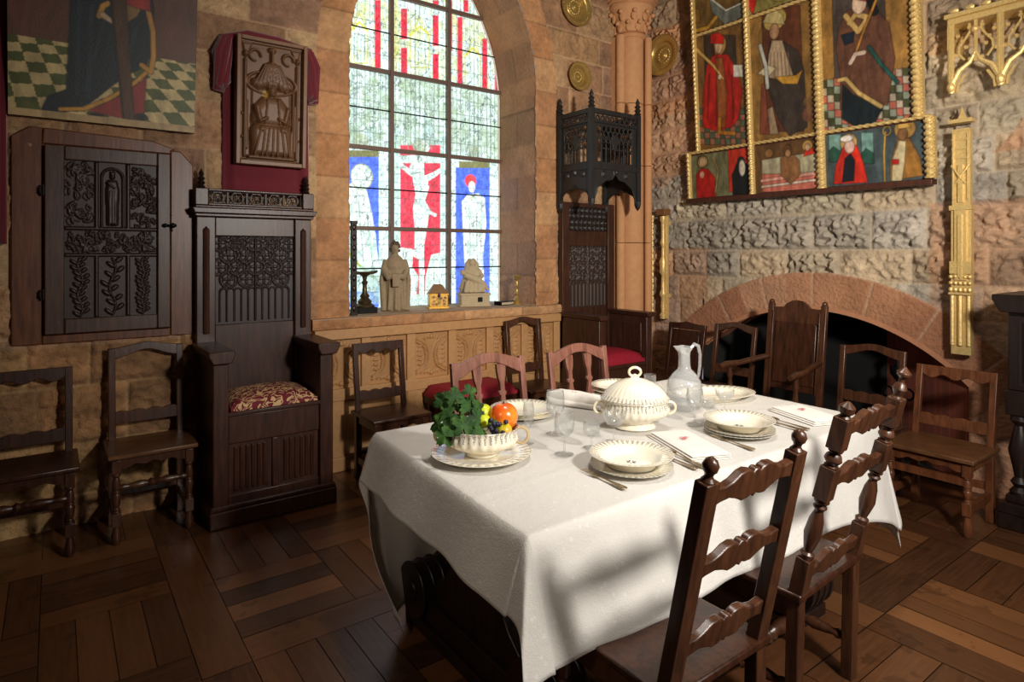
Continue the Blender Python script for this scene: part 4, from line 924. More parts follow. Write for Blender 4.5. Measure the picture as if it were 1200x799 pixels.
# gold tracery canopy upper right
gm_ = M['gold']
t = thing('gilded_canopy', 'gilded openwork canopy of ogee arches projecting from the wall right of the altarpiece', 'canopy', (WX, 1.12, 2.56), -PI/2)
b = MB(); L0, L1 = -.46, .55
b.b2(L0, L1, -.20, .0, .46, .50); b.b2(L0-.015, L1, -.215, .0, .50, .53)
for k in range(12): b.ball((L0+.04+k*.085, -.20, .545), .018, 6, (1.6,.6,1))
obj('cornice', b, gm_, t, bev=.004)
for k in range(4):
    x = L0+.02+.26*k; b = MB(); b.tube([(x,-.19,.46), (x,-.19,.08)], .017, 6); b.tube([(x-.012,-.19,.46), (x-.012,-.19,.1)], .009, 6); b.ball((x,-.19,.06), .025, 8, (1,1,1.5)); obj('pinnacle_shaft', b, gm_, t)
for k in range(3):
    x = L0+.15+.26*k; b = MB()
    for s in (-1, 1):
        b.tube([(x+s*.13,-.185,.02), (x+s*.12,-.185,.09), (x+s*.085,-.185,.16), (x+s*.03,-.185,.20), (x,-.185,.26)], [.018,.018,.018,.014,.01], 8)
        b.tube([(x+s*.10,-.18,.02), (x+s*.095,-.18,.07), (x+s*.06,-.18,.13)], .010, 6)
        for q in range(6): b.ball((x+s*(.03+.085*math.sin(q*1.3)**2), -.185, .22+.04*q), .014, 6)
        b.tube([(x+s*.06,-.185,.22)]+[(x+s*(.06+.035*math.sin(a*1.1)), -.185, .22+.045*a) for a in range(1,6)], .008, 6)
    b.tube([(x,-.185,.2), (x,-.185,.46)], .011, 6); b.ball((x,-.195,.40), .022, 8)
    obj('ogee_tracery', b, gm_, t)
b = MB(); b.b2(L0,L0+.02,-.2,0,.3,.46); obj('side_panel', b, gm_, t)
# right gilded pilaster
t = thing('gilded_pilaster', 'tall gilded gothic pilaster on the wall right of the altarpiece', 'pilaster', (WX-.10, 1.52, .90), -PI/2)
b = MB(); w = .055
b.b2(-w,w,-.05,0,0,.95); b.b2(-.02,.02,0,.12,.2,.24); b.b2(-.02,.02,0,.12,1.2,1.24); b.b2(-w*.6,w*.6,-.065,-.04,.48,.93); b.b2(-.012,.012,-.075,-.06,.5,.9); b.b2(-w*1.1,w*1.1,-.07,0,.93,.96)
b.b2(-w*.9,w*.9,-.05,0,.96,1.45); 
for s in (-1, 1): b.tube([(s*.045,-.055,.06), (s*.045,-.055,.38)], .013, 8); b.tube([(s*.04,-.055,1.0),(s*.04,-.055,1.42)], .009, 6)
b.tube([(0,-.06,.06),(0,-.06,.38)], .015, 8); b.b2(-.014,.014,-.065,-.04,.98,1.22)
for z in (.42, .46, .50, .415):
    for k in range(-2, 3): b.ball((k*.026,-.06,z), .014, 8)
b.b2(-.062,.062,-.075,0,.385,.40); b.b2(-.058,.058,-.07,0,.52,.60)
for z in (1.26, 1.32, 1.38, 1.44): b.b2(-.05,.05,-.06,0,z,z+.012)
for s in (-1, 1): b.tube([(s*.05,-.06,1.22), (0,-.07,1.14), (s*.03,-.06,1.10)], .007, 6)
b.b2(-.065,.065,-.07,0,1.49,1.515); b.lathe([(.03,1.515),(.02,1.54),(.001,1.60)], 6, (0,-.03,0))
obj('ornament', b, gm_, t, bev=.002)
# left gilded pilaster + bracket + gilt rod
t = thing('gilded_baluster', 'slim gilded candelabrum pilaster on the wall between the column and the fireplace arch', 'pilaster', (WX-.05, 4.0, .92), -PI/2)
b = MB(); b.b2(-.035,.035,-.03,0,0,1.0); b.b2(-.02,.02,0,.06,.2,.24); b.b2(-.02,.02,0,.06,.9,.94)
obj('backing', b, gm_, t, bev=.002)
obj('turned_shaft', MB().lathe([(.03,0),(.034,.04),(.018,.06),(.024,.12),(.018,.2),(.034,.23),(.034,.25),(.02,.28),(.016,.42),(.036,.45),(.03,.50),(.038,.55),(.018,.6),(.016,.7),(.03,.73),(.018,.78),(.02,.93),(.03,.95),(.03,.99)], 12, (0,-.045,0)), gm_, t)
obj('bracket', MB().prism([(-.05,1.0),(.05,1.0),(.055,1.06),(-.055,1.06)], -.09, 0), plain('bracket_wood', (120,82,46), .6), t, bev=.003)
t = tag(obj('gilded_rod', MB().rope((4.74,4.12,.95), (4.74,4.12,1.90), .012, .06).ball((4.74,4.12,1.91), .02), gm_), 'thin gilded rod standing in front of the column beside the canopied throne', 'rod')
# ---- window sill things ---------------------------------------------------------
def remeshed(name, b, mat, parent, vox=.008, smn=4):
    o = obj(name, b, mat, parent, sm=0); m = o.modifiers.new('r', 'REMESH'); m.mode = 'VOXEL'; m.voxel_size = vox; m.use_smooth_shade = True
    s_ = o.modifiers.new('s', 'SMOOTH'); s_.iterations = smn; s_.factor = .5; return o
ZS = 1.092
stn = plain('statue_stone', (150,132,106), .85, 0, .5, 40, .3)
t = thing('praying_statue', 'grey carved statue of a curly-haired figure in a long cloak, standing on the window sill', 'statue', (2.21, 4.60, ZS), -.35); t.scale = (.80,.85,1.0)
b = MB(); b.lathe([(.115,0),(.12,.04),(.108,.16),(.098,.26),(.10,.33),(.112,.36),(.095,.40),(.055,.435),(.032,.45),(.03,.47)], 20, (0,0,0), Matrix.Diagonal((1,.78,1,1)))
b.ball((0,-.005,.495), .046, 12, (.85,.95,1.15))
for k in range(7): a = -PI*.6+k*PI*1.2/6; b.tube([(.075*math.sin(a),-.06*math.cos(a)*.9,.33), (.10*math.sin(a),-.085*math.cos(a),.15), (.115*math.sin(a),-.10*math.cos(a),.01)], [.012,.016,.022], 8)
for s in (-1, 1):
    b.tube([(s*.085,0,.40), (s*.112,-.03,.32), (s*.075,-.09,.27), (s*.012,-.112,.285)], [.036,.036,.03,.018], 10)
    b.tube([(s*.10,.0,.38), (s*.135,-.02,.25), (s*.12,-.03,.1), (s*.115,-.05,.0)], [.025,.025,.03,.03], 8)
b.box((0,-.115,.245), (.075,.03,.10)); b.ball((0,-.052,.49), .009, 8); b.ball((0,-.10,.288), .02, 8)
remeshed('figure', b, stn, t, .0075, 3)
b = MB()
for k in range(46):
    a = random.uniform(0, 2*PI); e = random.uniform(-.5, 1.4)
    p = (.047*math.cos(e)*math.cos(a), .047*math.cos(e)*math.sin(a)+.008, .502+.052*math.sin(e))
    if p[1] < -.018 and p[2] < .525: continue
    b.ball(p, .013, 6)
obj('curls', b, plain('hair_stone', (92,76,58), .9), t)
t = thing('pieta_statuette', 'pale stone statuette of a veiled seated woman holding a reclining body, on a small block', 'statue', (2.96, 4.60, ZS), -.35)
ps = plain('pieta_stone', (186,170,140), .85, 0, .5, 40, .2)
b = MB(); b.box((0,0,.055), (.25,.17,.09)); b.box((0,0,.105), (.27,.18,.02)); b.box((0,0,.008), (.27,.18,.016)); obj('block', b, ps, t, bev=.004)
obj('socket', MB().b2(.02,.06,-.092,-.084,.04,.08), M['stone_dark'], t)
b = MB(); b.lathe([(.11,0),(.115,.05),(.09,.12),(.07,.18),(.05,.22),(.03,.25)], 18, (-.01,.02,.11), Matrix.Diagonal((1,.8,1,1)))
b.ball((-.012,.0,.375), .033, 10, (.9,1,1.15)); b.tube([(-.012,.02,.40), (-.045,.03,.36), (-.055,.02,.30)], [.03,.03,.025], 8); b.tube([(-.012,.02,.40), (.025,.03,.36), (.035,.02,.30)], [.03,.03,.025], 8)
b.tube([(-.09,-.055,.275), (-.03,-.065,.25), (.03,-.065,.225), (.08,-.06,.19), (.12,-.05,.135)], [.026,.032,.03,.022,.016], 10); b.ball((-.105,-.045,.295), .026, 10)
b.tube([(-.06,0,.31), (-.085,-.03,.27), (-.06,-.06,.25)], [.025,.022,.016], 8); b.tube([(.04,0,.31), (.07,-.03,.26), (.03,-.07,.24)], [.025,.022,.016], 8)
for k in range(5): b.tube([(-.07+.035*k,-.06,.22), (-.09+.04*k,-.085,.12)], [.014,.018], 8)
remeshed('group', b, ps, t, .007, 3)
t = thing('gilt_casket', 'small gilt and enamel casket with a sloping lid, between the two statues', 'casket', (2.59, 4.58, ZS), -.30)
gd = plain('casket_gold', (206,158,62), .4, .5, .5, 90, .3)
obj('body', MB().b2(-.085,.085,-.06,.06,0,.018).b2(-.075,.075,-.052,.052,.018,.115).b2(-.083,.083,-.058,.058,.112,.124), gd, t, bev=.002)
b = MB().box((0,0,.16), (.16,.11,.072), None, .45); b.box((0,0,.197), (.06,.03,.008)); obj('lid', b, plain('casket_lid', (126,92,58), .5, .3, .5, 90), t, bev=.003)
cc_ = Cv(-.068,.068,.024,.108,.002,None,(214,166,70)); 
for k in range(40):
    x = random.uniform(-.06,.06); y = random.uniform(.03,.10); cc_.ink(abs(cc_.ell((x,y), .007))-.0015, (60,36,30))
cc_.mesh('scrollwork', M['giltpaint'], t, (0,-.054,0), 0, 0); obj('clasp', MB().box((0,-.06,.115), (.022,.01,.03)).ball((0,-.064,.105), .009), plain('enamel', (44,30,80), .3, .3), t)
def candlestick(name, loc, s, label, mat, pr, cat='candlestick', **k):
    t = thing(name, label, cat, loc); obj('stem', MB().lathe([(r*s, z*s) for r, z in pr], 20), mat, t); return t
bz = plain('dark_bronze', (96,82,58), .45, .8, .4, 50)
t = candlestick('bronze_lamp', (1.935, 4.56, ZS+.045), 1.0, 'dark bronze lamp stand with a shallow dish at the left end of the sill', bz, [(.075,0),(.078,.012),(.05,.03),(.055,.045),(.03,.07),(.038,.085),(.02,.11),(.016,.17),(.026,.19),(.014,.205),(.02,.235),(.05,.255),(.062,.268),(.058,.272),(.001,.262)])
obj('base_block', MB().box((0,0,-.0225), (.15,.15,.045)), M['iron'], t, bev=.003); obj('spout', MB().tube([(.05,0,.262), (.09,0,.27), (.105,0,.275)], [.014,.012,.008], 8).tube([(-.05,0,.262), (-.085,0,.268)], [.014,.01], 8), bz, t)
candlestick('brass_candlestick', (3.36, 4.50, ZS), 1.0, 'slim brass candlestick at the right end of the sill', M['brass'], [(.05,0),(.052,.015),(.03,.025),(.034,.04),(.018,.06),(.012,.08),(.024,.095),(.014,.11),(.013,.15),(.02,.165),(.012,.18),(.014,.215),(.03,.23),(.036,.262),(.028,.265),(.02,.235),(.001,.235)])
t = thing('dark_book', 'small dark book lying flat beside the pale stone statuette', 'book', (3.235, 4.52, ZS), .2)
obj('cover', MB().b2(-.085,.085,-.045,.045,0,.006).b2(-.085,.085,-.045,.045,.027,.033).b2(-.085,-.08,-.045,.045,.0,.033), M['iron'], t, bev=.001); obj('pages', MB().b2(-.08,.081,-.041,.041,.006,.027), plain('paper', (190,176,150), .8), t)
b = MB(); b.b2(-.022,.022,-.02,.0,0,.70); 
for k in range(9): b.ball((0,-.024,.05+.075*k), .014, 8, (1,.6,1.7))
b.b2(-.026,.026,-.026,.0,-.0,.02); b.b2(-.026,.026,-.026,.0,.68,.70)
t = tag(obj('carved_strip', b, M['oak_black'], None, bev=.002, loc=(1.785, 4.42, ZS)), 'narrow dark carved upright standing against the left jamb of the window', 'carving')
# ---- firedogs in the hearth -------------------------------------------------------
def firedog(loc, label):
    t = thing('firedog', label, 'firedog', loc, -PI/2, 'iron firedogs in the hearth')
    b = MB(); b.tube([(0,0,.05), (0,0,.78)], .014, 8); b.ball((0,0,.80), .028); b.lathe([(.02,.60),(.05,.64),(.055,.70),(.045,.70),(.04,.645),(.001,.62)], 12); obj('upright', b, M['iron'], t)
    b = MB(); 
    for s in (-1, 1): b.tube([(0,0,.10)]+[(s*(.03+.02*k), 0, .10-.03*math.sin(k*.8)-.01*k+.0) for k in range(1,5)]+[(s*.13,0,.012)], .012, 8); b.tube([(s*.02,0,.5)]+[(s*(.07+.035*math.cos(a)), 0, .5+.04*math.sin(a)) for a in np.linspace(PI,-PI*.6,12)], .008, 6)
    obj('scrolled_feet', b, M['iron'], t); obj('log_bar', MB().b2(-.012,.012,0,.38,.10,.125).b2(-.012,.012,.36,.38,0,.125), M['iron'], t)
firedog((5.02, 2.02, .02), 'black iron firedog with scrolls in the hearth behind the open-back chair'); firedog((5.02, 3.05, .02), 'black iron firedog with scrolls in the hearth left of the panelled armchair')
# ================================================================ CHAIRS
TURN = [(0,.020),(.04,.022),(.05,.014),(.09,.020),(.12,.013),(.2,.018),(.42,.023),(.5,.017),(.53,.022),(.56,.015),(.6,.021),(.8,.018),(.9,.013),(.94,.021),(1,.019)]
SPIN = [(0,.012),(.06,.014),(.1,.018),(.14,.012),(.2,.016),(.33,.022),(.42,.014),(.46,.024),(.5,.016),(.54,.024),(.58,.014),(.67,.022),(.8,.016),(.86,.012),(.9,.018),(.94,.014),(1,.012)]
def turned_leg(b, x, y, h, s=.021, low=.10):
    b.b2(x-s,x+s,y-s,y+s,h-.07,h); b.b2(x-s,x+s,y-s,y+s,low-.0,low+.07)
    b.turn((x,y,low+.07), (x,y,h-.07), TURN); b.turn((x,y,0), (x,y,low), [(0,.014),(.15,.021),(.5,.024),(.8,.017),(1,.014)], 10)
def scallop(w, h, n=2, notch=True, amp=.012):
    top = []; N = 40
    for i in range(N+1):
        u = -1+2*i/N; z = h*.5+amp*math.cos(u*PI*n)*-1*(1 if abs(u) < .96 else .3)
        if notch and abs(u) < .06: z -= .014*(1-abs(u)/.06)
        top.append((u*w/2, z))
    bot = [(u_, -z_*.75) for u_, z_ in reversed(top)]
    return bot[::-1][:0]+[(x, z) for x, z in top]+bot
def curvy(w, h):           # cupid's-bow ladder slat
    P = [(-1,.55),(-.9,.55),(-.72,.45),(-.55,.62),(-.4,1.0),(-.25,1.1),(-.13,.95),(-.09,.72),(-.045,.95),(0,1.0),(.045,.95),(.09,.72),(.13,.95),(.25,1.1),(.4,1.0),(.55,.62),(.72,.45),(.9,.55),(1,.55)]
    Q = [(1,-.7),(.8,-.5),(.6,-.45),(.42,-.7),(.28,-1.0),(.15,-.95),(.05,-.8),(0,-1.05),(-.05,-.8),(-.15,-.95),(-.28,-1.0),(-.42,-.7),(-.6,-.45),(-.8,-.5),(-1,-.7)]
    return [(x*w/2, z*h/2) for x, z in P+Q]
def tilt(p, q): # matrix placing local slat (xz-plane) between heights along the leaning post
    return None
def side_chair(name, label, loc, rz, w, d, sh, th, kind, mat, seat_mat=None, lean=.06, group=None, low=.10, legs=True, stretch='turned'):
    t = thing(name, label, 'chair', loc, rz, group); hw = w/2-.021; sm_ = seat_mat or mat
    yb = -.021; yf = -d+.03
    for s in (-1, 1):
        b = MB(); b.b2(s*hw-.02, s*hw+.02, yb-.02, yb+.02, 0, sh); obj('leg', b, mat, t, bev=.003)
        b = MB(); turned_leg(b, s*hw, yf, sh-.02, low=low); obj('leg', b, mat, t, bev=.002)
        b = MB(); b.bar((s*hw, yb, sh-.02), (s*hw, yb+lean, th), .036, .030); obj('back_post', b, mat, t, bev=.004)
    b = MB(); hh = sh
    b.prism([(-w/2-.015,-1),(w/2+.015,-1),(w/2+.015,1),(-w/2-.015,1)], 0, 0) if False else b.b2(-w/2-.02, w/2+.02, -d-.01, yb+.035, sh-.012, sh+.012)
    obj('seat', b, sm_, t, bev=.006)
    ap = MB()
    P = [(-hw,.0),(hw,.0),(hw,-.055),(hw*.75,-.06),(hw*.5,-.04),(hw*.2,-.05),(0,-.035),(-hw*.2,-.05),(-hw*.5,-.04),(-hw*.75,-.06),(-hw,-.055)]
    ap.prism([(x, z+sh-.012) for x, z in P], yf-.012, yf+.006)
    for s in (-1, 1): ap.b2(s*hw-.01, s*hw+.01, yf, yb, sh-.07, sh-.012)
    obj('apron', ap, mat, t, bev=.002)
    b = MB()
    if stretch == 'turned': b.turn((-hw, yf, low+.16+.04), (hw, yf, low+.16+.04), SPIN)
    else: b.b2(-hw, hw, yf-.012, yf+.012, low+.16, low+.20)
    obj('stretcher', b, mat, t)
    b = MB()
    for s in (-1, 1): b.b2(s*hw-.013, s*hw+.013, yf, yb, low+.01, low+.055)
    b.b2(-hw, hw, yb-.012, yb+.012, low+.06, low+.10); obj('side_rails', b, mat, t, bev=.002)
    A = math.atan2(lean, th-sh); 
    def M_(z): return Matrix.Translation((0, yb+lean*(z-sh+.02)/(th-sh+.02), z)) @ Matrix.Rotation(-A, 4, 'X')
    iw = w-.05
    if kind in ('open', 'openarch'):
        b = MB(); top = []
        n = 24
        for i in range(n+1):
            u = -1+2*i/n; z = .03+(.028*math.exp(-(u*1.9)**2) if kind == 'openarch' else 0); top.append((u*(w/2+.0), z))
        botr = [(u*iw/2, -.035-.012*math.cos(u*PI*3)*(1 if kind == 'open' else 0)+(.05*math.exp(-(u*1.6)**2) if kind == 'openarch' else 0)) for u in [1-2*i/n for i in range(n+1)]]
        b.prism(top+botr, -.013, .013, M_(th-.03)); obj('top_rail', b, mat, t, bev=.003)
        b = MB(); bt = [(u*iw/2, .03+.012*abs(math.sin(u*PI*2))) for u in [-1+2*i/n for i in range(n+1)]]
        b.prism(bt+[(iw/2,-.03),(-iw/2,-.03)], -.012, .012, M_(sh+.10 if kind == 'open' else sh+.13)); obj('lower_rail', b, mat, t, bev=.002)
    elif kind == 'splats':
        b = MB(); n = 24
        top = [(u*w/2, .0+.055*math.cos(u*PI/2)**1.5+.0*u) for u in [-1+2*i/n for i in range(n+1)]]
        bo = [(u*iw/2, -.075+.075*max(0, math.cos(u*PI/2*1.05))**1.2) for u in [1-2*i/n for i in range(n+1)]]
        b.prism(top+bo, -.014, .014, M_(th-.02)); obj('crest_rail', b, mat, t, bev=.004)
        b = MB(); b.prism([(-iw/2,-.025),(iw/2,-.025),(iw/2,.025),(-iw/2,.025)], -.012, .012, M_(sh+.12)); obj('lower_rail', b, mat, t, bev=.003)
        for s in (-1, 1):
            z0, z1 = 0, th-.03-(sh+.12); cx = s*w*.16; P = []
            prof = [(0,.018),(.12,.018),(.2,.028),(.3,.030),(.42,.016),(.5,.014),(.52,.024),(.56,.024),(.58,.014),(.7,.016),(.8,.026),(.9,.03),(1,.03)]
            P = [(cx+r, z0+tt*z1) for tt, r in prof]+[(cx-r, z0+tt*z1) for tt, r in reversed(prof)]
            b = MB(); b.prism(P, -.010, .010, M_(sh+.12)); obj('splat', b, mat, t, bev=.002)
    elif kind == 'panel':
        b = MB(); b.prism([(-w/2,-.03),(w/2,-.03),(w/2,.02),(w*.2,.025),(0,.04),(-w*.2,.025),(-w/2,.02)], -.014, .014, M_(th-.02)); obj('top_rail', b, mat, t, bev=.003)
        b = MB(); H_ = th-.05-(sh+.08); b.prism([(-iw/2,0),(iw/2,0),(iw/2,H_),(-iw/2,H_)], -.005, .005, M_(sh+.08)); b.prism([(-iw/2+.04,.04),(iw/2-.04,.04),(iw/2-.04,H_-.04),(-iw/2+.04,H_-.04)], -.010, .004, M_(sh+.08)); obj('back_panel', b, mat, t, bev=.003)
    return t
RW = -PI/2
side_chair('side_chair', 'open-back wooden chair with scalloped rails at the left edge of the picture', (-.135, 4.24, 0), 0, .44, .36, .45, .92, 'open', M['walnut'], None, .05)
side_chair('side_chair', 'arched open-back wooden chair between the left-edge chair and the tall throne', (.44, 4.25, 0), 0, .39, .36, .47, 1.0, 'openarch', M['chestnut'], M['seat_wood'], .04)
side_chair('side_chair', 'dark chair with scalloped open back, standing just right of the tall throne', (1.865, 4.12, 0), 0, .39, .36, .455, .92, 'open', M['walnut'], None, .06)
side_chair('side_chair', 'brown arched open-back chair right of the red cushioned bench under the sill', (3.22, 4.20, 0), 0, .38, .34, .455, .985, 'openarch', M['chestnut'], None, .05)
side_chair('dining_chair', 'two-splat arched dining chair behind the fruit bowl, on the far side of the table', (1.97, 2.86, 0), 0, .50, .40, .45, .955, 'splats', M['pink_wood'], None, .07)
side_chair('dining_chair', 'two-splat arched dining chair left of the tureen, on the far side of the table', (2.68, 2.90, 0), 0, .50, .40, .45, .945, 'splats', M['pink_wood'], None, .07)
side_chair('side_chair', 'dark panel-back chair by the wall, nearest the corner column', (4.52, 3.57, 0), RW, .40, .36, .45, .92, 'panel', M['walnut'], None, .08)
side_chair('side_chair', 'open-back chair with arched crest standing between the panel-back chair and the armchair', (4.52, 3.08, 0), RW, .40, .36, .45, .95, 'openarch', M['chestnut'], None, .08)
side_chair('side_chair', 'open-back chestnut chair right of the panelled armchair, against the dark hearth', (4.38, 1.935, 0), RW, .42, .36, .45, .915, 'openarch', M['chestnut'], None, .06)
side_chair('side_chair', 'low open-back chair with plank seat at the right, beside the black sideboard', (4.38, 1.46, 0), RW, .43, .40, .42, .85, 'open', M['cab'], M['seat_wood'], .08, None, .12, True, 'none')
# armchair
t = thing('armchair', 'tall wooden armchair with solid panelled back in front of the fireplace', 'armchair', (4.40, 2.495, 0), RW)
mt = M['chestnut']; w = .47; hw = .205; d = .44; sh = .44; th = 1.17; lean = .09; yb = 0
A = math.atan2(lean, th-sh)
def MA(z): return Matrix.Translation((0, lean*(z-sh)/(th-sh), z)) @ Matrix.Rotation(-A, 4, 'X')
for s in (-1, 1):
    obj('leg', MB().b2(s*hw-.021,s*hw+.021,-.02,.02,0,sh), mt, t, bev=.003)
    b = MB(); b.bar((s*hw,0,sh-.01), (s*hw,lean,th), .042, .036); b.ball((s*hw,lean,th+.01), .022, 8); obj('back_post', b, mt, t, bev=.004)
    b = MB(); turned_leg(b, s*(hw+.03), -d+.03, sh); obj('leg', b, mt, t, bev=.002)
    b = MB(); b.turn((s*(hw+.04),-d+.05,sh), (s*(hw+.05),-d+.05,.715), [(0,.02),(.1,.024),(.15,.014),(.3,.024),(.5,.018),(.7,.014),(.8,.022),(.9,.015),(1,.02)]); obj('arm_support', b, mt, t)
    b = MB(); b.tube([(s*hw,.03,.765), (s*(hw+.015),-.12,.755), (s*(hw+.045),-.28,.735), (s*(hw+.06),-d+.02,.735), (s*(hw+.065),-d-.05,.725)], [.020,.022,.022,.026,.018], 10); obj('arm', b, mt, t)
obj('seat', MB().b2(-hw-.05,hw+.05,-d-.01,.03,sh-.012,sh+.014), mt, t, bev=.006)
b = MB(); b.b2(-hw,hw,-d+.02,-d+.04,sh-.08,sh-.01); b.b2(-hw,hw,-d+.02,-d+.045,.12,.16); b.b2(-hw,hw,-.015,.015,.12,.16); 
for s in (-1, 1): b.b2(s*hw-.012,s*hw+.012,-d,.0,.10,.14)
obj('stretcher', b, mt, t, bev=.003)
b = MB(); b.prism([(-hw,-.11),(hw,-.11),(hw,0),(hw*.5,.005),(hw*.4,.03),(hw*.2,.055),(0,.06),(-hw*.2,.055),(-hw*.4,.03),(-hw*.5,.005),(-hw,0)], -.014, .014, MA(th-.03)); obj('crest_rail', b, mt, t, bev=.003)
b = MB(); H_ = .56; b.prism([(-hw,0),(hw,0),(hw,H_),(-hw,H_)], -.004, .008, MA(sh+.09)); b.prism([(-hw+.045,.05),(hw-.045,.05),(hw-.045,H_-.07),(hw-.075,H_-.04),(-hw+.075,H_-.04),(-hw+.045,H_-.07)], -.014, .004, MA(sh+.09)); obj('back_panel', b, M['walnut'], t, bev=.005)
b = MB()
for s in (-1, 1): b.prism([(s*(hw-.03),0),(s*(hw-.02),0),(s*(hw-.02),.6),(s*(hw-.03),.6)], -.022, -.0, MA(sh+.08))
obj('side_moulding', b, mt, t, bev=.002)
# bench with red cushion
t = thing('cushioned_bench', 'low dark bench carrying the crimson pad, under the window sill', 'bench', (2.61, 4.10, 0))
obj('top', MB().b2(-.31,.31,-.19,.18,.40,.455), M['walnut'], t, bev=.006)
for sx in (-1, 1):
    for sy in (-1, 1): b = MB(); turned_leg(b, sx*.27, sy*.15-.005, .40); obj('leg', b, M['chestnut'], t, bev=.002)
b = MB(); b.b2(-.27,.27,-.165,-.145,.10,.15); b.b2(-.27,.27,.135,.155,.10,.15); b.b2(-.27,.27,-.17,-.15,.33,.40); obj('stretcher', b, M['chestnut'], t, bev=.003)
o = obj('bench_cushion', cushion(.63, .37, .08, .006, 30, .3), M['crimson'], None, sm=70, loc=(2.61, 4.095, .456)); tag(o, 'crimson velvet pad with hanging edge on the low bench under the window sill', 'cushion')
# ladder-back chairs in front -------------------------------------------------------
def ladder(name, label, loc, rz, w, sh, th, lean, kind):
    mt = M['chestnut'] if kind == 'sq' else M['chestnut']; t = thing(name, label, 'chair', loc, rz); hw = w/2; d = .42
    # local: front toward -y ; rear posts at y=0, leaning to +y
    A = math.atan2(lean, th-sh)
    def MM(z): return Matrix.Translation((0, lean*(z-sh)/(th-sh), z)) @ Matrix.Rotation(-A, 4, 'X')
    def pt(s, z): return (s*hw, lean*max(0, z-sh)/(th-sh), z)
    for s in (-1, 1):
        obj('leg', MB().bar((s*hw,-.01,0), (s*hw,0,sh+.02), .046, .042), mt, t, bev=.004)
        if kind == 'sq':
            b = MB(); b.bar(pt(s, sh), pt(s, th), .052, .038); b.turn(pt(s, th), pt(s, th+.06), [(0,.02),(.1,.015),(.2,.010),(.34,.012),(.45,.018),(.65,.0205),(.85,.015),(1,.003)])
        else:
            zs = [sh, sh+.155, sh+.365, sh+.445, th-.085, th]
            b = MB()
            b.bar(pt(s, sh-.02), pt(s, sh+.13), .048, .044); b.bar(pt(s, sh+.335), pt(s, sh+.44), .052, .046); b.bar(pt(s, th-.10), pt(s, th), .052, .046)
            T2 = [(0,.022),(.05,.024),(.09,.015),(.14,.022),(.2,.013),(.35,.022),(.6,.027),(.8,.018),(.88,.013),(.92,.023),(1,.02)]
            b.turn(pt(s, sh+.335), pt(s, sh+.13), T2); b.turn(pt(s, th-.10), pt(s, sh+.44), [(a, r) for a, r in T2])
            b.turn(pt(s, th), pt(s, th+.11 if s*1 < 0 else th+.05), [(0,.02),(.08,.012),(.18,.018),(.3,.024),(.45,.017),(.52,.009),(.66,.009),(.74,.022),(.82,.024),(.9,.013),(1,.003)] if s < 0 else [(0,.02),(.2,.013),(.35,.022),(.7,.024),(1,.006)])
        obj('back_post', b, mt, t, bev=.003)
        b = MB(); turned_leg(b, s*hw, -d+.03, sh-.01); obj('leg', b, mt, t, bev=.002)
    for z, h in ((th-.042, .078), (sh+(.33 if kind == 'sq' else .385), .072), (sh+.115 if kind == 'sq' else sh+.065, .076)):
        b = MB(); b.prism(curvy(w-.03, h), -.012, .012, MM(z)); obj('ladder_slat', b, mt, t, bev=.004)
    obj('seat', MB().b2(-hw-.03, hw+.03, -d-.01, .03, sh-.012, sh+.012), M['walnut'], t, bev=.006)
    b = MB(); 
    for s in (-1, 1): b.b2(s*hw-.012,s*hw+.012,-d+.03,0,sh-.08,sh-.012)
    b.b2(-hw,hw,-d+.02,-d+.04,sh-.08,sh-.012); obj('apron', b, mt, t, bev=.002)
    for s in (-1, 1): b = MB(); b.turn((s*hw,-.01,.14), (s*hw,-d+.03,.14), SPIN); obj('stretcher', b, mt, t)
    b = MB(); b.turn((-hw,-d*.5,.14), (hw,-d*.5,.14), [(x, r*1.3) for x, r in SPIN]); obj('stretcher', b, mt, t)
    b = MB(); b.turn((-hw,-.01,.30), (hw,-.01,.30), SPIN); obj('stretcher', b, mt, t) if kind == 'sq' else None
    return t
ladder('ladderback_chair', 'ladder-back chair with plain square posts and ball finials in the near foreground', (1.42, 1.02, 0), PI, .385, .455, 1.02, .12, 'sq')
ladder('ladderback_chair', 'ladder-back chair with turned baluster posts, right of the square-post one', (2.14, 1.09, 0), PI+.05, .415, .45, 1.05, .15, 'tu')
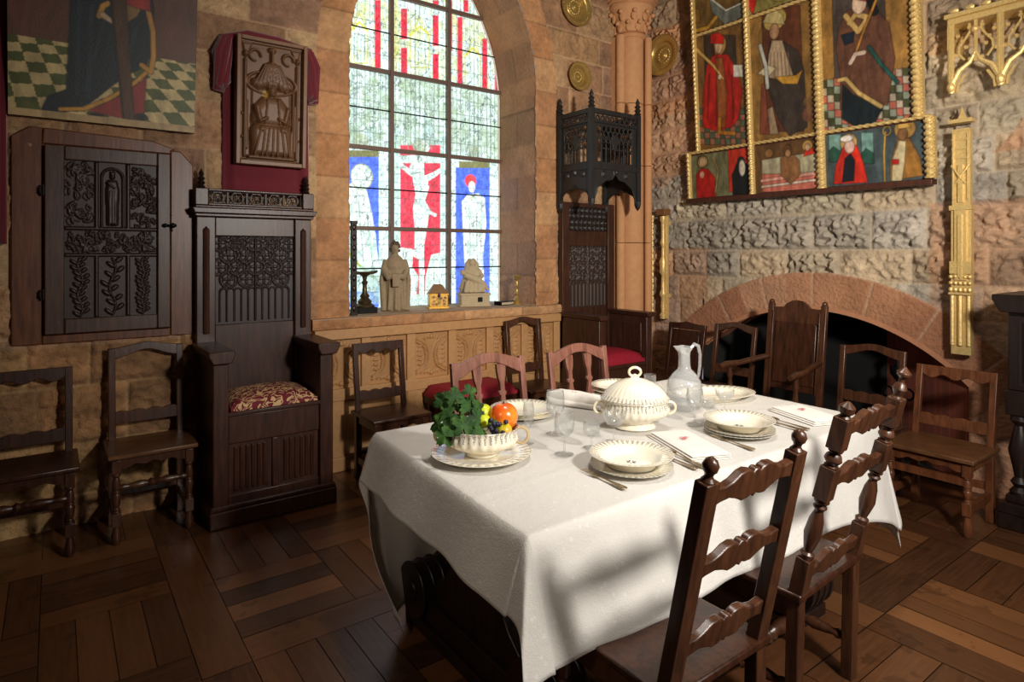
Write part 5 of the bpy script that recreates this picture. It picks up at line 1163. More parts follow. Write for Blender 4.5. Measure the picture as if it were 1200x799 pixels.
# ================================================================ TABLE
TX, TY, TZ = 2.07, 1.93, .776
t = thing('dining_table', 'heavy dark carved trestle table under the white cloth', 'table', (TX, TY, 0))
ob_ = M['oak_black']
obj('table_top', MB().b2(-.93,1.0,-.565,.565,.715,.770), ob_, t, bev=.005)
def trestle(x, sgn, yf=.375):
    b = MB()
    b.b2(x-.06,x+.06,-.47,.47,.66,.715)
    P = [(-.40,.60),(-.44,.66),(.44,.66),(.40,.60),(.30,.56),(.20,.44),(.16,.34),(.22,.26),(.30,.20),(.30,.14),(-.30,.14),(-.30,.20),(-.22,.26),(-.16,.34),(-.20,.44),(-.30,.56)]
    b.prism([(p[0], p[1]) for p in P], x-.05, x+.05, Matrix.Rotation(PI/2, 4, 'Z') @ Matrix.Scale(-1, 4, (0,1,0)) if False else Matrix(((0,1,0,0),(1,0,0,0),(0,0,1,0),(0,0,0,1))))
    b.b2(x-.085,x+.085,-yf-.07,.48,0,.05); b.b2(x-.07,x+.07,-yf,.42,.05,.14)
    for s in (-1, 1):
        c = (x, .41 if s > 0 else -yf, .15)
        for k, r in enumerate((.105,.095,.085)):
            b.tube([(x-.085+.012*k,c[1],c[2]), (x+.085-.012*k,c[1],c[2])], [r, r], 24)
        b.tube([(x-.10,c[1],c[2]), (x+.10,c[1],c[2])], [.045,.045], 16); b.tube([(x-.09,s*.42,.60), (x+.09,s*.42,.60)], [.05,.05], 16)
        for q in range(4): b.tube([(x-.092+.05*q+.0,c[1],c[2]), (x-.080+.05*q,c[1],c[2])], [.112,.112], 24)
    for k in range(5): b.ball((x-.055, -.16+.08*k, .5), .03, 8, (.5,1,1.4)); b.ball((x+.055, -.16+.08*k, .5), .03, 8, (.5,1,1.4))
    obj('trestle', b, ob_, t, bev=.004)
trestle(-.78, -1); trestle(.52, 1, .50)
b = MB(); b.b2(-.76,.5,-.05,.05,.16,.26); 
for k in range(5): x = -.42+.2*k; b.lathe([(.035,.26),(.04,.29),(.02,.33),(.035,.42),(.03,.5),(.018,.58),(.035,.63),(.03,.66)], 12, (x,0,0))
b.b2(-.72,.45,-.045,.045,.66,.715); obj('stretcher_beam', b, ob_, t, bev=.004)
# cloth
HX, HY = 1.025, .582; aL, aR, b0_, b1_ = .20, .54, .33, .745
def cl_map(s, t_):
    ex = max(0, abs(s)-HX); ey = max(0, abs(t_)-HY); sx = 1 if s > 0 else -1; sy = 1 if t_ > 0 else -1
    z = TZ; rnd = lambda e: .012*(1-math.exp(-e/.012))
    if ex == 0 and ey == 0:
        return (s, t_, z+.0012*math.sin(s*3+t_*2)*math.sin(t_*5)+.0016*math.exp(-((t_+.22-.05*s)/.01)**2)+.0014*math.exp(-((s-.15)/.012)**2))
    fl = lambda e: rnd(e)+.0*e
    if ey == 0:
        slope = .28 if sx < 0 else .05
        o = fl(ex)+slope*ex+(.045*ex/.3)*(.5+.5*math.sin(t_*11+1+sx))*.6; zz = z-ex*.96+.006*math.sin(t_*23)*ex/.3
        return (sx*(HX+o), t_, zz)
    if ex == 0:
        slope = .27 if sy < 0 else -.04
        o = fl(ey)+slope*ey+(.035*ey/.3)*(.5+.5*math.sin(s*9+.6))*.7+.006*math.sin(s*31)*ey; zz = z-ey*.95
        if sy < 0: zz -= .17*math.exp(-(HX-s)/.25)*ey/.33
        return (s, sy*(HY+o)-(.17*(ey/.745)**2*math.exp(-(s+HX)/.16) if sy > 0 else 0), zz)
    if sx < 0 and sy > 0:
        w_ = min(1, ey/.30); w_ = w_*w_*(3-2*w_); r = math.hypot(ex, ey)
        return (-HX-(fl(ex)+.28*ex)*(1-w_)-.075*math.sin(PI*min(1, ey/.70))*(.5+2.5*ex), HY+fl(ey)-.04*ey-.17*(ey/.745)**2-ex*.35*w_, max(.012, z-r*.955))
    r = math.hypot(ex, ey); a = math.atan2(ey, ex); c, s_ = math.cos(a), math.sin(a)
    sxl = .28 if sx < 0 else .05; syl = .27 if sy < 0 else -.04
    k_ = .22 if (sx < 0 and sy < 0) else (.06 if sy > 0 else .02)
    bul = k_*math.sin(2*a)**2*r; tw = .10*math.sin(4*a)*r
    ox = (fl(r)+sxl*r*(1 if sy < 0 else .5)+.02*r)*c*c+bul*.7-tw*s_; oy = (fl(r)+syl*r+.04*r)*s_*s_+bul*.7+tw*c
    return (sx*(HX+ox)+(.03*r*c if sx < 0 and sy > 0 else 0), sy*(HY+oy)-(.62*r*c*(r/.77) if sx < 0 and sy > 0 else 0), max(.012, z-r*(.955-.05*math.sin(2*a))-(.17*ey/.33*max(0, 1-ex/.40) if (sx > 0 and sy < 0) else (.17*math.exp(-2*HX/.25)*ey/.33 if sy < 0 else 0))))
def axis(h, lo, hi, n, m):
    a = list(np.linspace(-h-lo, -h-.03, m))+[-h-.02,-h-.012,-h-.006,-h-.002]+list(np.linspace(-h, h, n))+[h+.002,h+.006,h+.012,h+.02]+list(np.linspace(h+.03, h+hi, m)); return a
S_ = axis(HX, aL, aR, 150, 22); T_ = axis(HY, b0_, b1_, 90, 26)
V = []; 
for s in S_:
    for q in T_:
        p_ = cl_map(s, q); k_ = min(1, max(0, -p_[0]/HX)); V.append((p_[0]+.075*k_*min(1, max(0, (q+HY)/(2*HY))), p_[1], p_[2]))
nT = len(T_); Fc = [(i*nT+j, (i+1)*nT+j, (i+1)*nT+j+1, i*nT+j+1) for i in range(len(S_)-1) for j in range(nT-1)]
lm = NT('linen'); vo = lm.N('ShaderNodeTexVoronoi'); vo.inputs['Scale'].default_value = 26; lm.L(lm.coord(), vo.inputs[0])
dots = lm.math('LESS_THAN', vo.outputs[0], .16); nz = lm.noise(lm.coord(), 9, 5); weave = lm.noise(lm.coord((220,220,220)), 1, 2)
lm.base(lm.mix(dots, lin((238,235,229)), lin((250,248,244)))); lm.set(Roughness=.85); lm.bump(lm.math('ADD', lm.math('ADD', lm.math('MULTIPLY', nz, 1.6), lm.math('MULTIPLY', dots, .3)), lm.math('MULTIPLY', weave, .4)), .5, .008)
lm.p.inputs['Subsurface Weight'].default_value = 0
tl_ = lm.N('ShaderNodeBsdfTranslucent'); tl_.inputs[0].default_value = (.85,.8,.72,1); mx_ = lm.N('ShaderNodeMixShader'); mx_.inputs[0].default_value = .30
lm.L(lm.p.outputs[0], mx_.inputs[1]); lm.L(tl_.outputs[0], mx_.inputs[2]); lm.L(mx_.outputs[0], lm.out.inputs[0])
M['linen'] = lm.m
o = obj('tablecloth', MB().add(V, Fc), lm.m, None, sm=180, loc=(TX, TY, 0), fix=False); so = o.modifiers.new('s', 'SOLIDIFY'); so.thickness = .0025; so.offset = 1
tag(o, 'white embroidered linen tablecloth hanging in folds over the table', 'tablecloth')
# ================================================================ SIDEBOARD (right edge)
t = thing('sideboard', 'tall blackened carved sideboard on baluster legs at the right edge', 'sideboard', (4.54, .76, 0), RW)
mt = M['oak_black']
b = MB(); b.b2(-.46,.46,-.23,.24,0,.09); b.prism([(-.47,.09),(.47,.09),(.44,.15),(-.44,.15)], -.235, .24); b.b2(-.43,.43,-.20,.24,.15,.19); obj('base', b, mt, t, bev=.006)
for s in (-1, 1): b = MB(); b.lathe([(.045,.19),(.048,.21),(.028,.235),(.045,.26),(.026,.29),(.034,.34),(.055,.44),(.034,.54),(.024,.58),(.045,.61),(.04,.64)], 18, (s*.375,-.15,0)); obj('leg', b, mt, t)
b = MB(); b.b2(-.43,.43,-.20,.24,.64,.78); b.b2(-.42,.42,-.19,.24,.78,1.22); b.b2(-.30,.30,.05,.24,.19,.64); obj('carcass', b, mt, t, bev=.005)
for s in (-1, 1):
    c = Cv(s*.2-.17, s*.2+.17, .81, 1.19, .006, None, (36,24,20)); c.up(abs(c.rect(s*.2-.14,.84,s*.2+.14,1.16))-.008, .014, .008); leafy(c, s*.2-.11, .87, s*.2+.11, 1.13, 40, 8+s); c.mesh('door', M['relief'], t, (0,-.195,0), 0, 0)
b = MB(); b.prism([(-.44,1.22),(.44,1.22),(.48,1.29),(.48,1.32),(-.48,1.32),(-.48,1.29)], -.25, .26); obj('cornice', b, mt, t, bev=.005)
# ================================================================ TABLEWARE
CZ = .781
def creamware(name, axis_, r0, r1, nrep, flutes=0, base=(243,235,214)):
    t = NT(name); tc = t.N('ShaderNodeTexCoord'); sp = t.N('ShaderNodeSeparateXYZ'); t.L(tc.outputs['Object'], sp.inputs[0])
    ang = t.math('ARCTAN2', sp.outputs[1], sp.outputs[0])
    rad = t.math('SQRT', t.math('ADD', t.math('POWER', sp.outputs[0], 2.0), t.math('POWER', sp.outputs[1], 2.0))) if axis_ == 'r' else sp.outputs[2]
    u = t.math('DIVIDE', t.math('SUBTRACT', rad, r0), r1-r0)                          # 0..1 across the band
    s1 = t.math('COSINE', t.math('MULTIPLY', ang, float(nrep))); s2 = t.math('COSINE', t.math('MULTIPLY', ang, float(nrep*2)))
    spr = t.math('GREATER_THAN', t.math('ADD', s1, t.math('MULTIPLY', u, 1.2)), .62)
    n = t.noise(tc.outputs['Object'], 330, 2, .5); bl = t.math('GREATER_THAN', n, .48)
    inb = t.math('MULTIPLY', t.math('GREATER_THAN', u, 0.0), t.math('LESS_THAN', u, 1.0))
    m = t.math('MULTIPLY', t.math('MULTIPLY', spr, bl), inb)
    edge = t.math('MULTIPLY', t.math('GREATER_THAN', u, .93), inb); m = t.math('MAXIMUM', t.math('MULTIPLY', m, .78), t.math('MULTIPLY', edge, .3))
    t.base(t.mix(m, lin(base), lin((58,66,78)))); t.set(Roughness=.18, Coat_Weight=.4); return t.m
def rosette(par, z):
    b = MB()
    for k in range(7): a = 2*PI*k/7; b.tube([(.006*math.cos(a),.006*math.sin(a),z), (.018*math.cos(a+.3),.018*math.sin(a+.3),z+.0003)], .0012, 5)
    obj('sprig', b, plain('blue_print', (86,88,98), .3), par)
def soup(name, x, y, R, n_flat, label, z=CZ, cat='soup plate', g=None):
    mp = creamware('creamware_plate', 'r', R*.78, R*.985, 44)
    zz = z
    for k in range(n_flat):
        t = tag(obj('flat_plate', MB().lathe([(.001,.004),(R*.55,.004),(R*.62,.008),(R*.98,.017),(R*.98,.020),(R*.62,.012),(R*.55,.008),(.001,.008)], 48), mp, None, loc=(x, y, zz)), ('lower' if k == 0 and n_flat > 1 else 'upper' if n_flat > 1 else 'single')+' flat plate beneath '+label[4:], 'plate'); zz += .0085
    t = thing(name, label, cat, (x+.004, y+.004, zz+.004))
    b = MB().lathe([(.001,.004),(R*.50,.004),(R*.56,.0),(R*.58,.0),(R*.68,.022),(R*.74,.030),(R*.99,.040),(R,.043),(R*.97,.0435),(R*.73,.035),(R*.66,.028),(R*.54,.010),(R*.4,.008),(.001,.008)], 56)
    obj('dish', b, mp, t, sm=50); rosette(t, .0095); return t
soup('soup_plate', 1.665, 1.545, .150, 1, 'the cream soup plate at the nearest place setting')
soup('soup_plate', 2.365, 1.575, .148, 2, 'the cream soup plate at the second place setting from the camera')
def fixlabels():
    for o in C.objects:
        if o.parent is None and 'label' in o.keys() and str(o['label']).startswith('the cream soup plate'): o['label'] = o['label'][4:]+', printed with a blue-grey border'
fixlabels()
mp = creamware('creamware_platter', 'r', .80, .985, 40)
def platter(name, x, y, rz, a, b_, label, cat='platter', z=CZ, h=.030):
    M2 = Matrix.Diagonal((a, b_, 1, 1))
    o = obj(name, MB().lathe([(.001,.004),(.66,.004),(.68,0),(.70,.0),(.76,h*.6),(.99,h*.95),(1,h),(.98,h+.002),(.76,h*.75),(.68,.010),(.001,.009)], 64), mp, None, sm=50, loc=(x, y, z)); o.scale = (a, b_, 1); o.rotation_euler = (0,0,rz); return tag(o, label, cat)
platter('oval_platter', 2.83, 2.05, -.35, .245, .165, 'large oval cream platter with printed rim near the right end of the table')
# plates at back left and behind the tureen
platter('round_platter', 1.80, 2.36, 0, .16, .155, 'round cream plate behind the orange fruit, on the far side of the table', 'plate', CZ+.009)
platter('under_plate', 1.80, 2.36, 0, .155, .15, 'flat plate under the round plate behind the orange fruit', 'plate', CZ, .016)
platter('serving_plate', 2.54, 2.46, 0, .15, .145, 'cream plate half hidden behind the tureen', 'plate', CZ+.010)
platter('under_plate', 2.54, 2.46, 0, .148, .143, 'flat plate under the cream plate behind the tureen', 'plate', CZ, .016)
# fruit bowl
mb_ = creamware('creamware_bowl', 'z', .066, .106, 36); ms = creamware('creamware_saucer', 'r', .145, .188, 34)
BX, BY = 1.30, 1.965
tag(obj('saucer_plate', MB().lathe([(.001,.005),(.10,.005),(.11,0),(.115,0),(.13,.012),(.188,.024),(.19,.027),(.186,.028),(.13,.018),(.11,.010),(.001,.010)], 56), ms, None, sm=50, loc=(BX, BY, CZ)), 'wide cream saucer plate under the fruit bowl', 'plate')
t = thing('fruit_bowl', 'fluted cream bowl with ring handles holding leaves and fruit', 'bowl', (BX, BY, CZ+.012), -.64)
tw = lambda a, z, r: 1+(.022*math.cos(22*a+z*26) if .03 < z < .085 else 0)
b = MB().lathe([(.060,0),(.064,.006),(.062,.012),(.078,.018),(.105,.03),(.128,.045),(.136,.058),(.134,.072),(.130,.084),(.134,.096),(.142,.104),(.139,.106),(.127,.09),(.127,.06),(.10,.035),(.06,.022),(.001,.02)], 132, (0,0,0), Matrix.Diagonal((1.0,.86,1,1)), tw); obj('body', b, mb_, t, sm=50)
cwp = plain('creamware', (236,224,194), .2, 0, 0, 20, .04)
for s in (-1, 1):
    b = MB(); b.tube([(s*(.150+.027*math.cos(a)*(1)), 0, .072+.030*math.sin(a)) for a in np.linspace(-2.6*1, 2.6, 16)], [.006]*16, 8); obj('handle', b, creamware('handle_glaze', 'z', -1, 0, 5, 0, (196,172,132)), t)
# fruit & leaves
def fruit(name, label, cat, loc, r, mat, sc=(1,1,1), stem=True):
    t = thing(name, label, cat, loc); b = MB(); b.lathe([(max(.0005, r*sc[0]*math.sin(PI*i/16)*(1-.0)), r*sc[2]*(-math.cos(PI*i/16)-.10*math.exp(-((PI-PI*i/16)/.35)**2)*1.2)) for i in range(17)], 24); obj('flesh', b, mat, t, sm=180)
    if stem: obj('stem', MB().tube([(0,0,r*.80*sc[2]), (.002,.001,r*1.05*sc[2])], [.004,.003], 6), plain('stem', (70,60,30), .7), t)
    return t
om = NT('orange_skin'); om.base(om.ramp(om.noise(om.coord(), 8, 3), [(.35, lin((226,60,24))), (.7, lin((246,150,40)))])); om.set(Roughness=.25, Coat_Weight=.5)
o = fruit('orange_fruit', 'large glossy orange-red fruit on the right of the fruit bowl', 'fruit', (BX+.085, BY-.025, CZ+.146), .055, om.m)
ym = NT('yellow_skin'); ym.base(ym.ramp(ym.noise(ym.coord(), 12, 3), [(.4, lin((196,196,30))), (.65, lin((236,170,50)))])); ym.set(Roughness=.35)
fruit('small_orange_fruit', 'small yellow-orange fruit at the rim of the bowl below the large orange one', 'fruit', (BX+.045, BY-.085, CZ+.112), .030, ym.m)
gy = plain('lime_skin', (196,206,30), .4, 0, .2, 60, .15)
fruit('yellow_green_fruit', 'yellow-green fruit in the middle of the bowl between leaves and orange', 'fruit', (BX+.035, BY+.04, CZ+.150), .036, gy, (1,1,1.1))
fruit('yellow_green_fruit', 'smaller yellow-green fruit nestled left of its larger twin', 'fruit', (BX+.0, BY-.015, CZ+.140), .027, gy, (1,1,1))
t = thing('grape_bunch', 'small bunch of dark purple grapes hanging at the bowl rim', 'grapes', (BX+.015, BY-.085, CZ+.125)); gmt = plain('grape_skin', (38,32,58), .3, 0, 0, 30, .3)
random.seed(12)
for k in range(13):
    b = MB().ball((random.uniform(-.028,.03), random.uniform(-.02,.012), random.uniform(-.022,.034)), .0095, 10); obj('grape', b, gmt, t, sm=180)
lfm = NT('vine_leaf'); lfm.base(lfm.ramp(lfm.noise(lfm.coord(), 16, 3), [(.3, lin((26,50,22))), (.55, lin((50,84,34))), (.8, lin((104,134,58)))])); lfm.set(Roughness=.6, Specular_IOR_Level=.2)
lfm.p.inputs['Subsurface Weight'].default_value = 0
def leaf_mesh(R, seed):
    random.seed(seed); n = 40; b = MB(); V = [(0,0,0)]
    for i in range(n):
        a = 2*PI*i/n; lob = .62+.38*abs(math.cos(2.5*(a-PI/2)))**.7; r = R*lob*(1+.10*math.sin(a*17))*(.35 if abs(a-1.5*PI) < .22 else 1)
        V.append((r*math.cos(a), r*math.sin(a), -.35*r*r/R+.006*math.sin(a*5+seed)))
    b.add(V, [(0,i+1,(i+1) % n+1) for i in range(n)]); return b
t = thing('vine_leaves', 'spray of green vine leaves spilling over the left side of the fruit bowl', 'leaves', (BX-.05, BY+.01, CZ+.085))
random.seed(21)
for k, (x, y, z, R, rx, ry) in enumerate([(-.07,.03,.09,.055,40,-50),(-.02,.05,.13,.05,60,-10),(.0,.0,.12,.05,50,20),(-.09,-.01,.05,.055,30,-60),(-.05,-.05,.06,.05,60,-20),(.02,-.04,.07,.05,70,10),(-.11,.04,.055,.05,20,-70),(.05,.05,.10,.042,40,40),(-.045,.02,.15,.045,70,-30),(.0,-.075,.025,.045,60,0),(-.12,-.03,.03,.045,50,-50),(.045,.0,.11,.038,60,30),(-.03,.08,.1,.045,0,-20),(.07,-.07,.045,.034,75,20),(.02,.02,.155,.04,80,10),(-.075,.06,.135,.045,50,-50)]):
    b = leaf_mesh(R*.88, k); T = Matrix.Translation((x,y,z)) @ Matrix.Rotation(math.radians(ry), 4, 'Y') @ Matrix.Rotation(math.radians(rx), 4, 'X') @ Matrix.Rotation(random.uniform(-1.2,1.2), 4, 'Z')
    b.v = [tuple(T @ Vector(p)) for p in b.v]; b.tube([(x,y,z), (x*.3,y*.3,0)], .0018, 5); obj('leaf', b, lfm.m, t, sm=180, fix=False)
# tureen
t = thing('tureen', 'cream fluted soup tureen with domed lid and ring knob in the middle of the table', 'tureen', (2.07, 1.90, CZ), -.64)
mt2 = creamware('creamware_tureen', 'z', .090, .125, 46)
tw = lambda a, z, r: 1+(.022*math.cos(26*a+z*30) if .035 < z < .10 else 0)
SC2 = Matrix.Diagonal((1.0,.84,1,1))
b = MB().lathe([(.085,0),(.092,.006),(.088,.014),(.075,.024),(.082,.034),(.12,.05),(.148,.072),(.150,.090),(.142,.104),(.140,.116),(.150,.124),(.148,.128),(.13,.12),(.10,.06),(.001,.04)], 132, (0,0,0), SC2, tw); obj('body', b, mt2, t, sm=50)
ml = creamware('creamware_lid', 'z', .022, .001, 46); tl = lambda a, z, r: 1+(.016*math.cos(34*a+z*14) if .02 < z < .085 else 0)
o = obj('lid', MB().lathe([(.140,-.002),(.151,.0),(.152,.005),(.142,.014),(.130,.030),(.108,.052),(.078,.072),(.045,.086),(.022,.091),(.018,.096),(.001,.098)], 136, (0,0,0), SC2, tl), ml, t, sm=50); o.location = (0,0,.128)
b = MB(); b.tube([(.026*math.cos(a), 0, .245+.020*math.sin(a)) for a in np.linspace(-PI*.5, PI*1.5, 26)], .0062, 8); b.ball((0,0,.226), .012); obj('knob', b, cwp, o, loc=(0,0,-.128))
for s in (-1, 1): b = MB(); b.tube([(s*(.152+.028*math.cos(a)), 0, .088+.026*math.sin(a)) for a in np.linspace(-2.3, 2.3, 14)], .006, 8); obj('handle', b, cwp, t)
# glass
GL = M['glass']
def wine(name, x, y, H, r, label, kind='wine', z=CZ, rz=0):
    br = r*.95
    if kind == 'wine': pr = [(.001,.001),(br,.001),(br,.003),(br*.4,.006),(.005,.012),(.0042,H*.32),(.006,H*.38),(r*.55,H*.44),(r*.92,H*.56),(r,H*.70),(r*.95,H*.88),(r*.9,H),(r*.88,H),(r*.93,H*.87),(r*.97,H*.70),(r*.88,H*.575),(r*.5,H*.465),(.001,H*.43)]
    elif kind == 'coupe': pr = [(.001,.001),(br*.7,.001),(br*.7,.003),(br*.3,.006),(.005,.012),(.0042,H*.45),(.006,H*.5),(r*.6,H*.6),(r*.93,H*.8),(r,H),(r*.98,H),(r*.9,H*.82),(r*.55,H*.63),(.001,H*.56)]
    elif kind == 'tumbler': pr = [(.001,.0),(r*.85,.0),(r*.88,.01),(r,H),(r*.97,H),(r*.84,.014),(.001,.012)]
    t = tag(obj(name, MB().lathe(pr, 28), GL, None, sm=60, loc=(x, y, z)), label, 'glass'); return t
wine('wine_glass', 1.572, 1.802, .165, .038, 'stemmed wine glass standing just left of the nearest soup plate')
wine('wine_glass', 1.72, 2.03, .185, .040, 'tall stemmed glass in front of the rolled napkin')
wine('liqueur_glass', 1.712, 1.800, .110, .034, 'small stemmed glass between the wine glass and the wide coupe')
wine('coupe_glass', 1.84, 1.80, .125, .050, 'wide coupe glass between the nearest soup plate and the tureen', 'coupe')
wine('champagne_flute', 1.545, 1.99, .17, .022, 'narrow glass beside the large orange fruit')
wine('wine_glass', 2.32, 1.77, .165, .038, 'stemmed wine glass in front of the glass carafe')
wine('coupe_glass', 2.40, 1.76, .11, .036, 'small coupe glass right of the carafe', 'coupe')
wine('coupe_glass', 2.60, 1.81, .115, .045, 'coupe glass standing against the oval platter', 'coupe')
wine('tumbler', 2.66, 2.33, .10, .034, 'clear tumbler behind the carafe on the far side of the table', 'tumbler')
t = thing('glass_carafe', 'clear glass carafe with frilled spout and looped handle', 'carafe', (2.50, 1.97, CZ), -.4)
pr = [(.001,.002),(.045,.0),(.05,.004),(.046,.012),(.064,.035),(.082,.075),(.086,.105),(.078,.145),(.054,.180),(.033,.200),(.029,.222),(.028,.262),(.030,.285),(.046,.310),(.044,.311),(.028,.287),(.026,.262),(.027,.222),(.031,.202),(.052,.182),(.076,.145),(.083,.105),(.079,.077),(.061,.037),(.040,.016),(.001,.014)]
rf = lambda a, z, r: 1+(.16*math.cos(5*a) if z > .295 else .05*math.cos(5*a) if z > .28 else 0)
obj('body', MB().lathe(pr, 60, (0,0,0), None, rf), M['etched'], t, sm=60)
b = MB(); b.tube([(.036,0,.302), (.054,0,.322), (.076,0,.312), (.086,0,.27), (.084,0,.21), (.078,0,.170), (.072,0,.150)], [.008,.009,.009,.008,.008,.007,.006], 8); obj('handle', b, M['etched'], t)
# napkins
nm = plain('napkin_linen', (234,229,221), .9, 0, .3, 60, .03); rm = plain('red_thread', (190,40,62), .8)
def napkin(x, y, rz, w, l, label, mono=True, n=3):
    t = thing('napkin', label, 'napkin', (x, y, CZ), rz); b = MB()
    for k in range(n):
        z = .004+.0075*k; ww = w-.006*k; V = []; N = 10
        b2 = cushion(ww, l-.004*k, .0075, .0015); b.add([(a+.003*k, c, d_+.0075*k) for a, c, d_ in b2.v], b2.f)
    obj('folds', b, nm, t, sm=60)
    if mono:
        m_ = MB()
        for q in range(3): m_.tube([(-.01+.010*math.cos(a)*(1+.3*q)+.008*q, .02+.014*math.sin(a+q), .0075*n+.0075) for a in np.linspace(0, 5.4, 16)], .0011, 5)
        obj('monogram', m_, rm, t)
napkin(2.03, 1.585, -.38, .175, .34, 'folded napkin with a red monogram between the two near place settings')
napkin(2.86, 1.55, -.35, .18, .30, 'folded napkin with a red monogram at the near right corner of the table')
t = thing('rolled_napkin', 'rolled white napkin lying behind the glasses, left of the tureen', 'napkin', (2.13, 2.33, CZ), math.radians(-62))
b = MB(); b.tube([(-.17,0,.032), (-.1,0,.036), (.0,.0,.034), (.1,0,.030), (.17,0,.024)], [.020,.036,.036,.030,.024], 16, sq=1.2); b.tube([(-.16,-.02,.02), (.17,-.045,.010)], [.02,.009], 10); obj('roll', b, nm, t, sm=60)
m_ = MB(); m_.tube([(-.02+.012*math.cos(a), .0+.02*math.sin(a*2), .0735) for a in np.linspace(0,6,14)], .0012, 5); obj('monogram', m_, rm, t)
t = thing('crumpled_napkin', 'white napkin with a spoon on it beside the tumbler and carafe', 'napkin', (2.58, 2.22, CZ), .4)
obj('folds', MB().tube([(-.08,0,.02),(-.03,.01,.035),(.04,0,.03),(.1,-.01,.015)], [.02,.04,.035,.012], 12, sq=1.2), nm, t, sm=60)
# cutlery
def cutlery(kind, p, q, label, z=CZ+.003):
    p = Vector((*p, 0)); q = Vector((*q, 0)); L = (q-p).length; rz = math.atan2((q-p).y, (q-p).x)-PI/2   # local +y from handle end p to tip q
    t = thing(kind, label, kind, (p.x, p.y, z), rz); b = MB()
    P = [(-.0105,0),(-.0115,.006),(-.010,.03),(-.006,.07),(-.0038,L*.55),(.0038,L*.55),(.006,.07),(.010,.03),(.0115,.006),(.0105,0),(.006,-.006),(-.006,-.006)]
    R_ = Matrix.Rotation(-PI/2, 4, 'X'); Q = Matrix(((1,0,0,0),(0,0,1,0),(0,1,0,.002),(0,0,0,1)))
    b.prism(P, 0, .0035, Q); obj('handle', b, M['silver'], t, bev=.001)
    b = MB()
    if kind == 'fork':
        b.prism([(-.0038,L*.54),(-.012,L*.66),(-.012,L*.74),(.012,L*.74),(.012,L*.66),(.0038,L*.54)], 0, .0025, Q)
        for k in range(4): x = -.0105+.007*k; b.prism([(x-.0018,L*.73),(x-.001,L),(x+.001,L),(x+.0018,L*.73)], 0, .0022, Q)
        obj('tines', b, M['silver'], t, bev=.0006)
    elif kind == 'knife':
        b.prism([(-.006,L*.5),(-.010,L*.62),(-.010,L*.9),(-.002,L),(.006,L*.92),(.008,L*.6),(.005,L*.5)], 0, .002, Q); obj('blade', b, M['silver'], t, bev=.0006)
    else:
        b.ball((0,L*.87,.005), .020, 16, (1,1.55,.28)); b.prism([(-.0038,L*.54),(-.003,L*.78),(.003,L*.78),(.0038,L*.54)], 0, .003, Q); obj('bowl', b, M['silver'], t)
cutlery('fork', (1.495,1.415), (1.508,1.63), 'silver fork left of the nearest soup plate')
cutlery('knife', (1.835,1.395), (1.865,1.60), 'silver knife right of the nearest soup plate, close against the plate')
cutlery('spoon', (1.872,1.385), (1.915,1.60), 'silver spoon between the nearest plates and the monogrammed napkin')
cutlery('fork', (2.195,1.40), (2.235,1.62), 'silver fork left of the second soup plate')
cutlery('knife', (2.60,1.42), (2.63,1.63), 'silver knife right of the second soup plate')
cutlery('spoon', (2.64,1.42), (2.68,1.63), 'silver spoon between the second soup plate and the corner napkin')
# ================================================================ CAMERA, LIGHT
cam = bpy.data.cameras.new('camera'); co_ = bpy.data.objects.new('camera', cam); C.objects.link(co_)
cam.sensor_width = 36; cam.lens = F/1200*36; co_.location = (0, 0, CH); co_.rotation_euler = (PI/2, 0, -TH)
cam.shift_y = (CV0-399.5)/1200*1.0
cam.clip_start = .05; SC.camera = co_
def lamp(kind, name, loc, energy, color, size=.1, target=None, **k):
    l = bpy.data.lights.new(name, kind); l.energy = energy; l.color = color; o = bpy.data.objects.new(name, l); C.objects.link(o); o.location = loc
    if kind == 'AREA': l.shape = 'DISK'; l.size = size
    else: l.shadow_soft_size = size
    if target: o.rotation_euler = (Vector(target)-Vector(loc)).to_track_quat('-Z', 'Y').to_euler()
    for a, v in k.items(): setattr(l, a, v)
    return o
lamp('SPOT', 'room_spot', (1.72,-.42,2.22), 300, (1,.95,.88), .125, (3.0,2.6,1.1), spot_size=math.radians(125), spot_blend=.8)
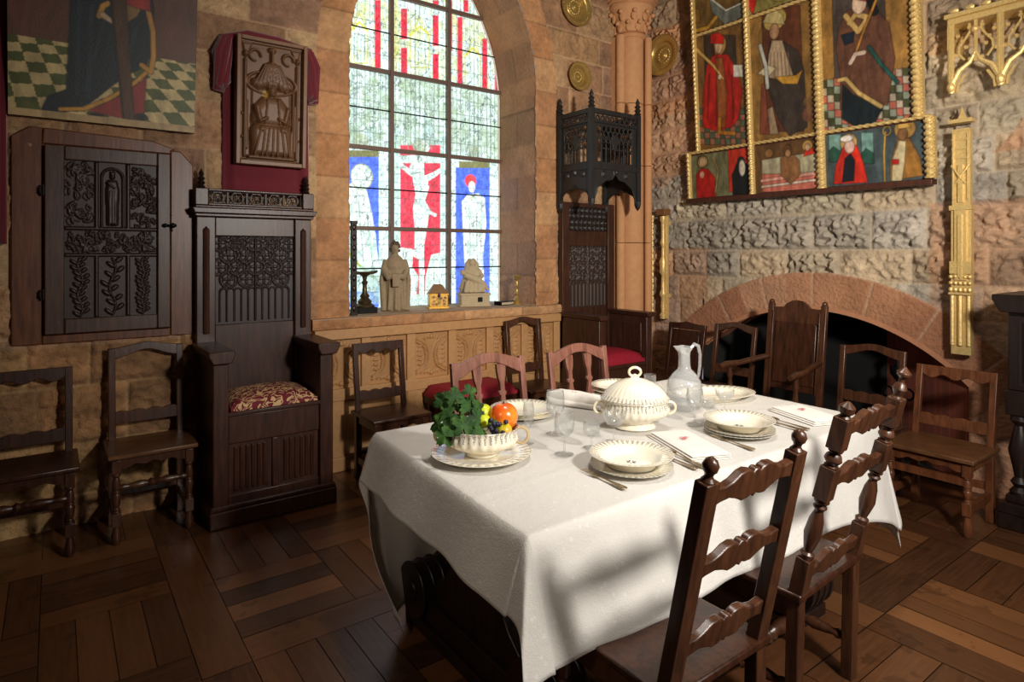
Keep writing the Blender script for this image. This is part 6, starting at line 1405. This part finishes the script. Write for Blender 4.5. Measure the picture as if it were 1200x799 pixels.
lamp('SPOT', 'wall_fill_spot', (1.80,-.42,2.35), 420, (1,.88,.72), .09, (3.9,3.7,2.55), spot_size=math.radians(84), spot_blend=.7)  # added beside the main spot to brighten the stone walls, not a known lamp
lamp('AREA', 'ceiling_fill', (2.2,1.2,5.0), 25, (1,.87,.72), 2.0, (1.5,1.0,0))  # added soft warm fill below the ceiling, no fitting there
lamp('SPOT', 'table_fill_spot', (2.1,1.7,4.95), 260, (1,.95,.88), .25, (2.1,1.9,.78), spot_size=math.radians(40), spot_blend=.6)  # added overhead light that only lifts the table top, no pendant known
lamp('SPOT', 'side_fill_spot', (-1.7,.5,2.7), 75, (1,.86,.70), .3, (1.05,2.0,.55), spot_size=math.radians(34), spot_blend=.8)  # invented light from the left, raises the shaded left drop of the cloth
lamp('AREA', 'soft_fill', (2.5,-1.3,2.1), 26, (1,.93,.86), .9, (2.0,1.6,.6))
w = bpy.data.worlds.new('world'); SC.world = w; w.use_nodes = True; w.node_tree.nodes['Background'].inputs[0].default_value = (.8,.9,1,1); w.node_tree.nodes['Background'].inputs[1].default_value = .3
vs = SC.view_settings; vs.view_transform = 'Standard'; vs.look = 'None'; vs.exposure = 0; vs.gamma = 1; vs.use_curve_mapping = False

GR = {'side_chair':'side chairs standing along the walls','dining_chair':'dining chairs on the far side of the table','ladderback_chair':'ladder-back chairs in the foreground','brass_dish':'brass dishes hung on the stone walls','wine_glass':'drinking glasses on the table','coupe_glass':'drinking glasses on the table','liqueur_glass':'drinking glasses on the table','champagne_flute':'drinking glasses on the table','tumbler':'drinking glasses on the table','napkin':'napkins on the table','rolled_napkin':'napkins on the table','crumpled_napkin':'napkins on the table','fork':'cutlery on the table','knife':'cutlery on the table','spoon':'cutlery on the table','soup_plate':'soup plates at the place settings','flat_plate':'flat plates stacked under other plates','under_plate':'flat plates stacked under other plates','yellow_green_fruit':'fruit in the bowl','orange_fruit':'fruit in the bowl','small_orange_fruit':'fruit in the bowl'}
for o in C.objects:
    k = o.name.split('.')[0]
    if o.parent is None and k in GR and 'group' not in o.keys(): o['group'] = GR[k]
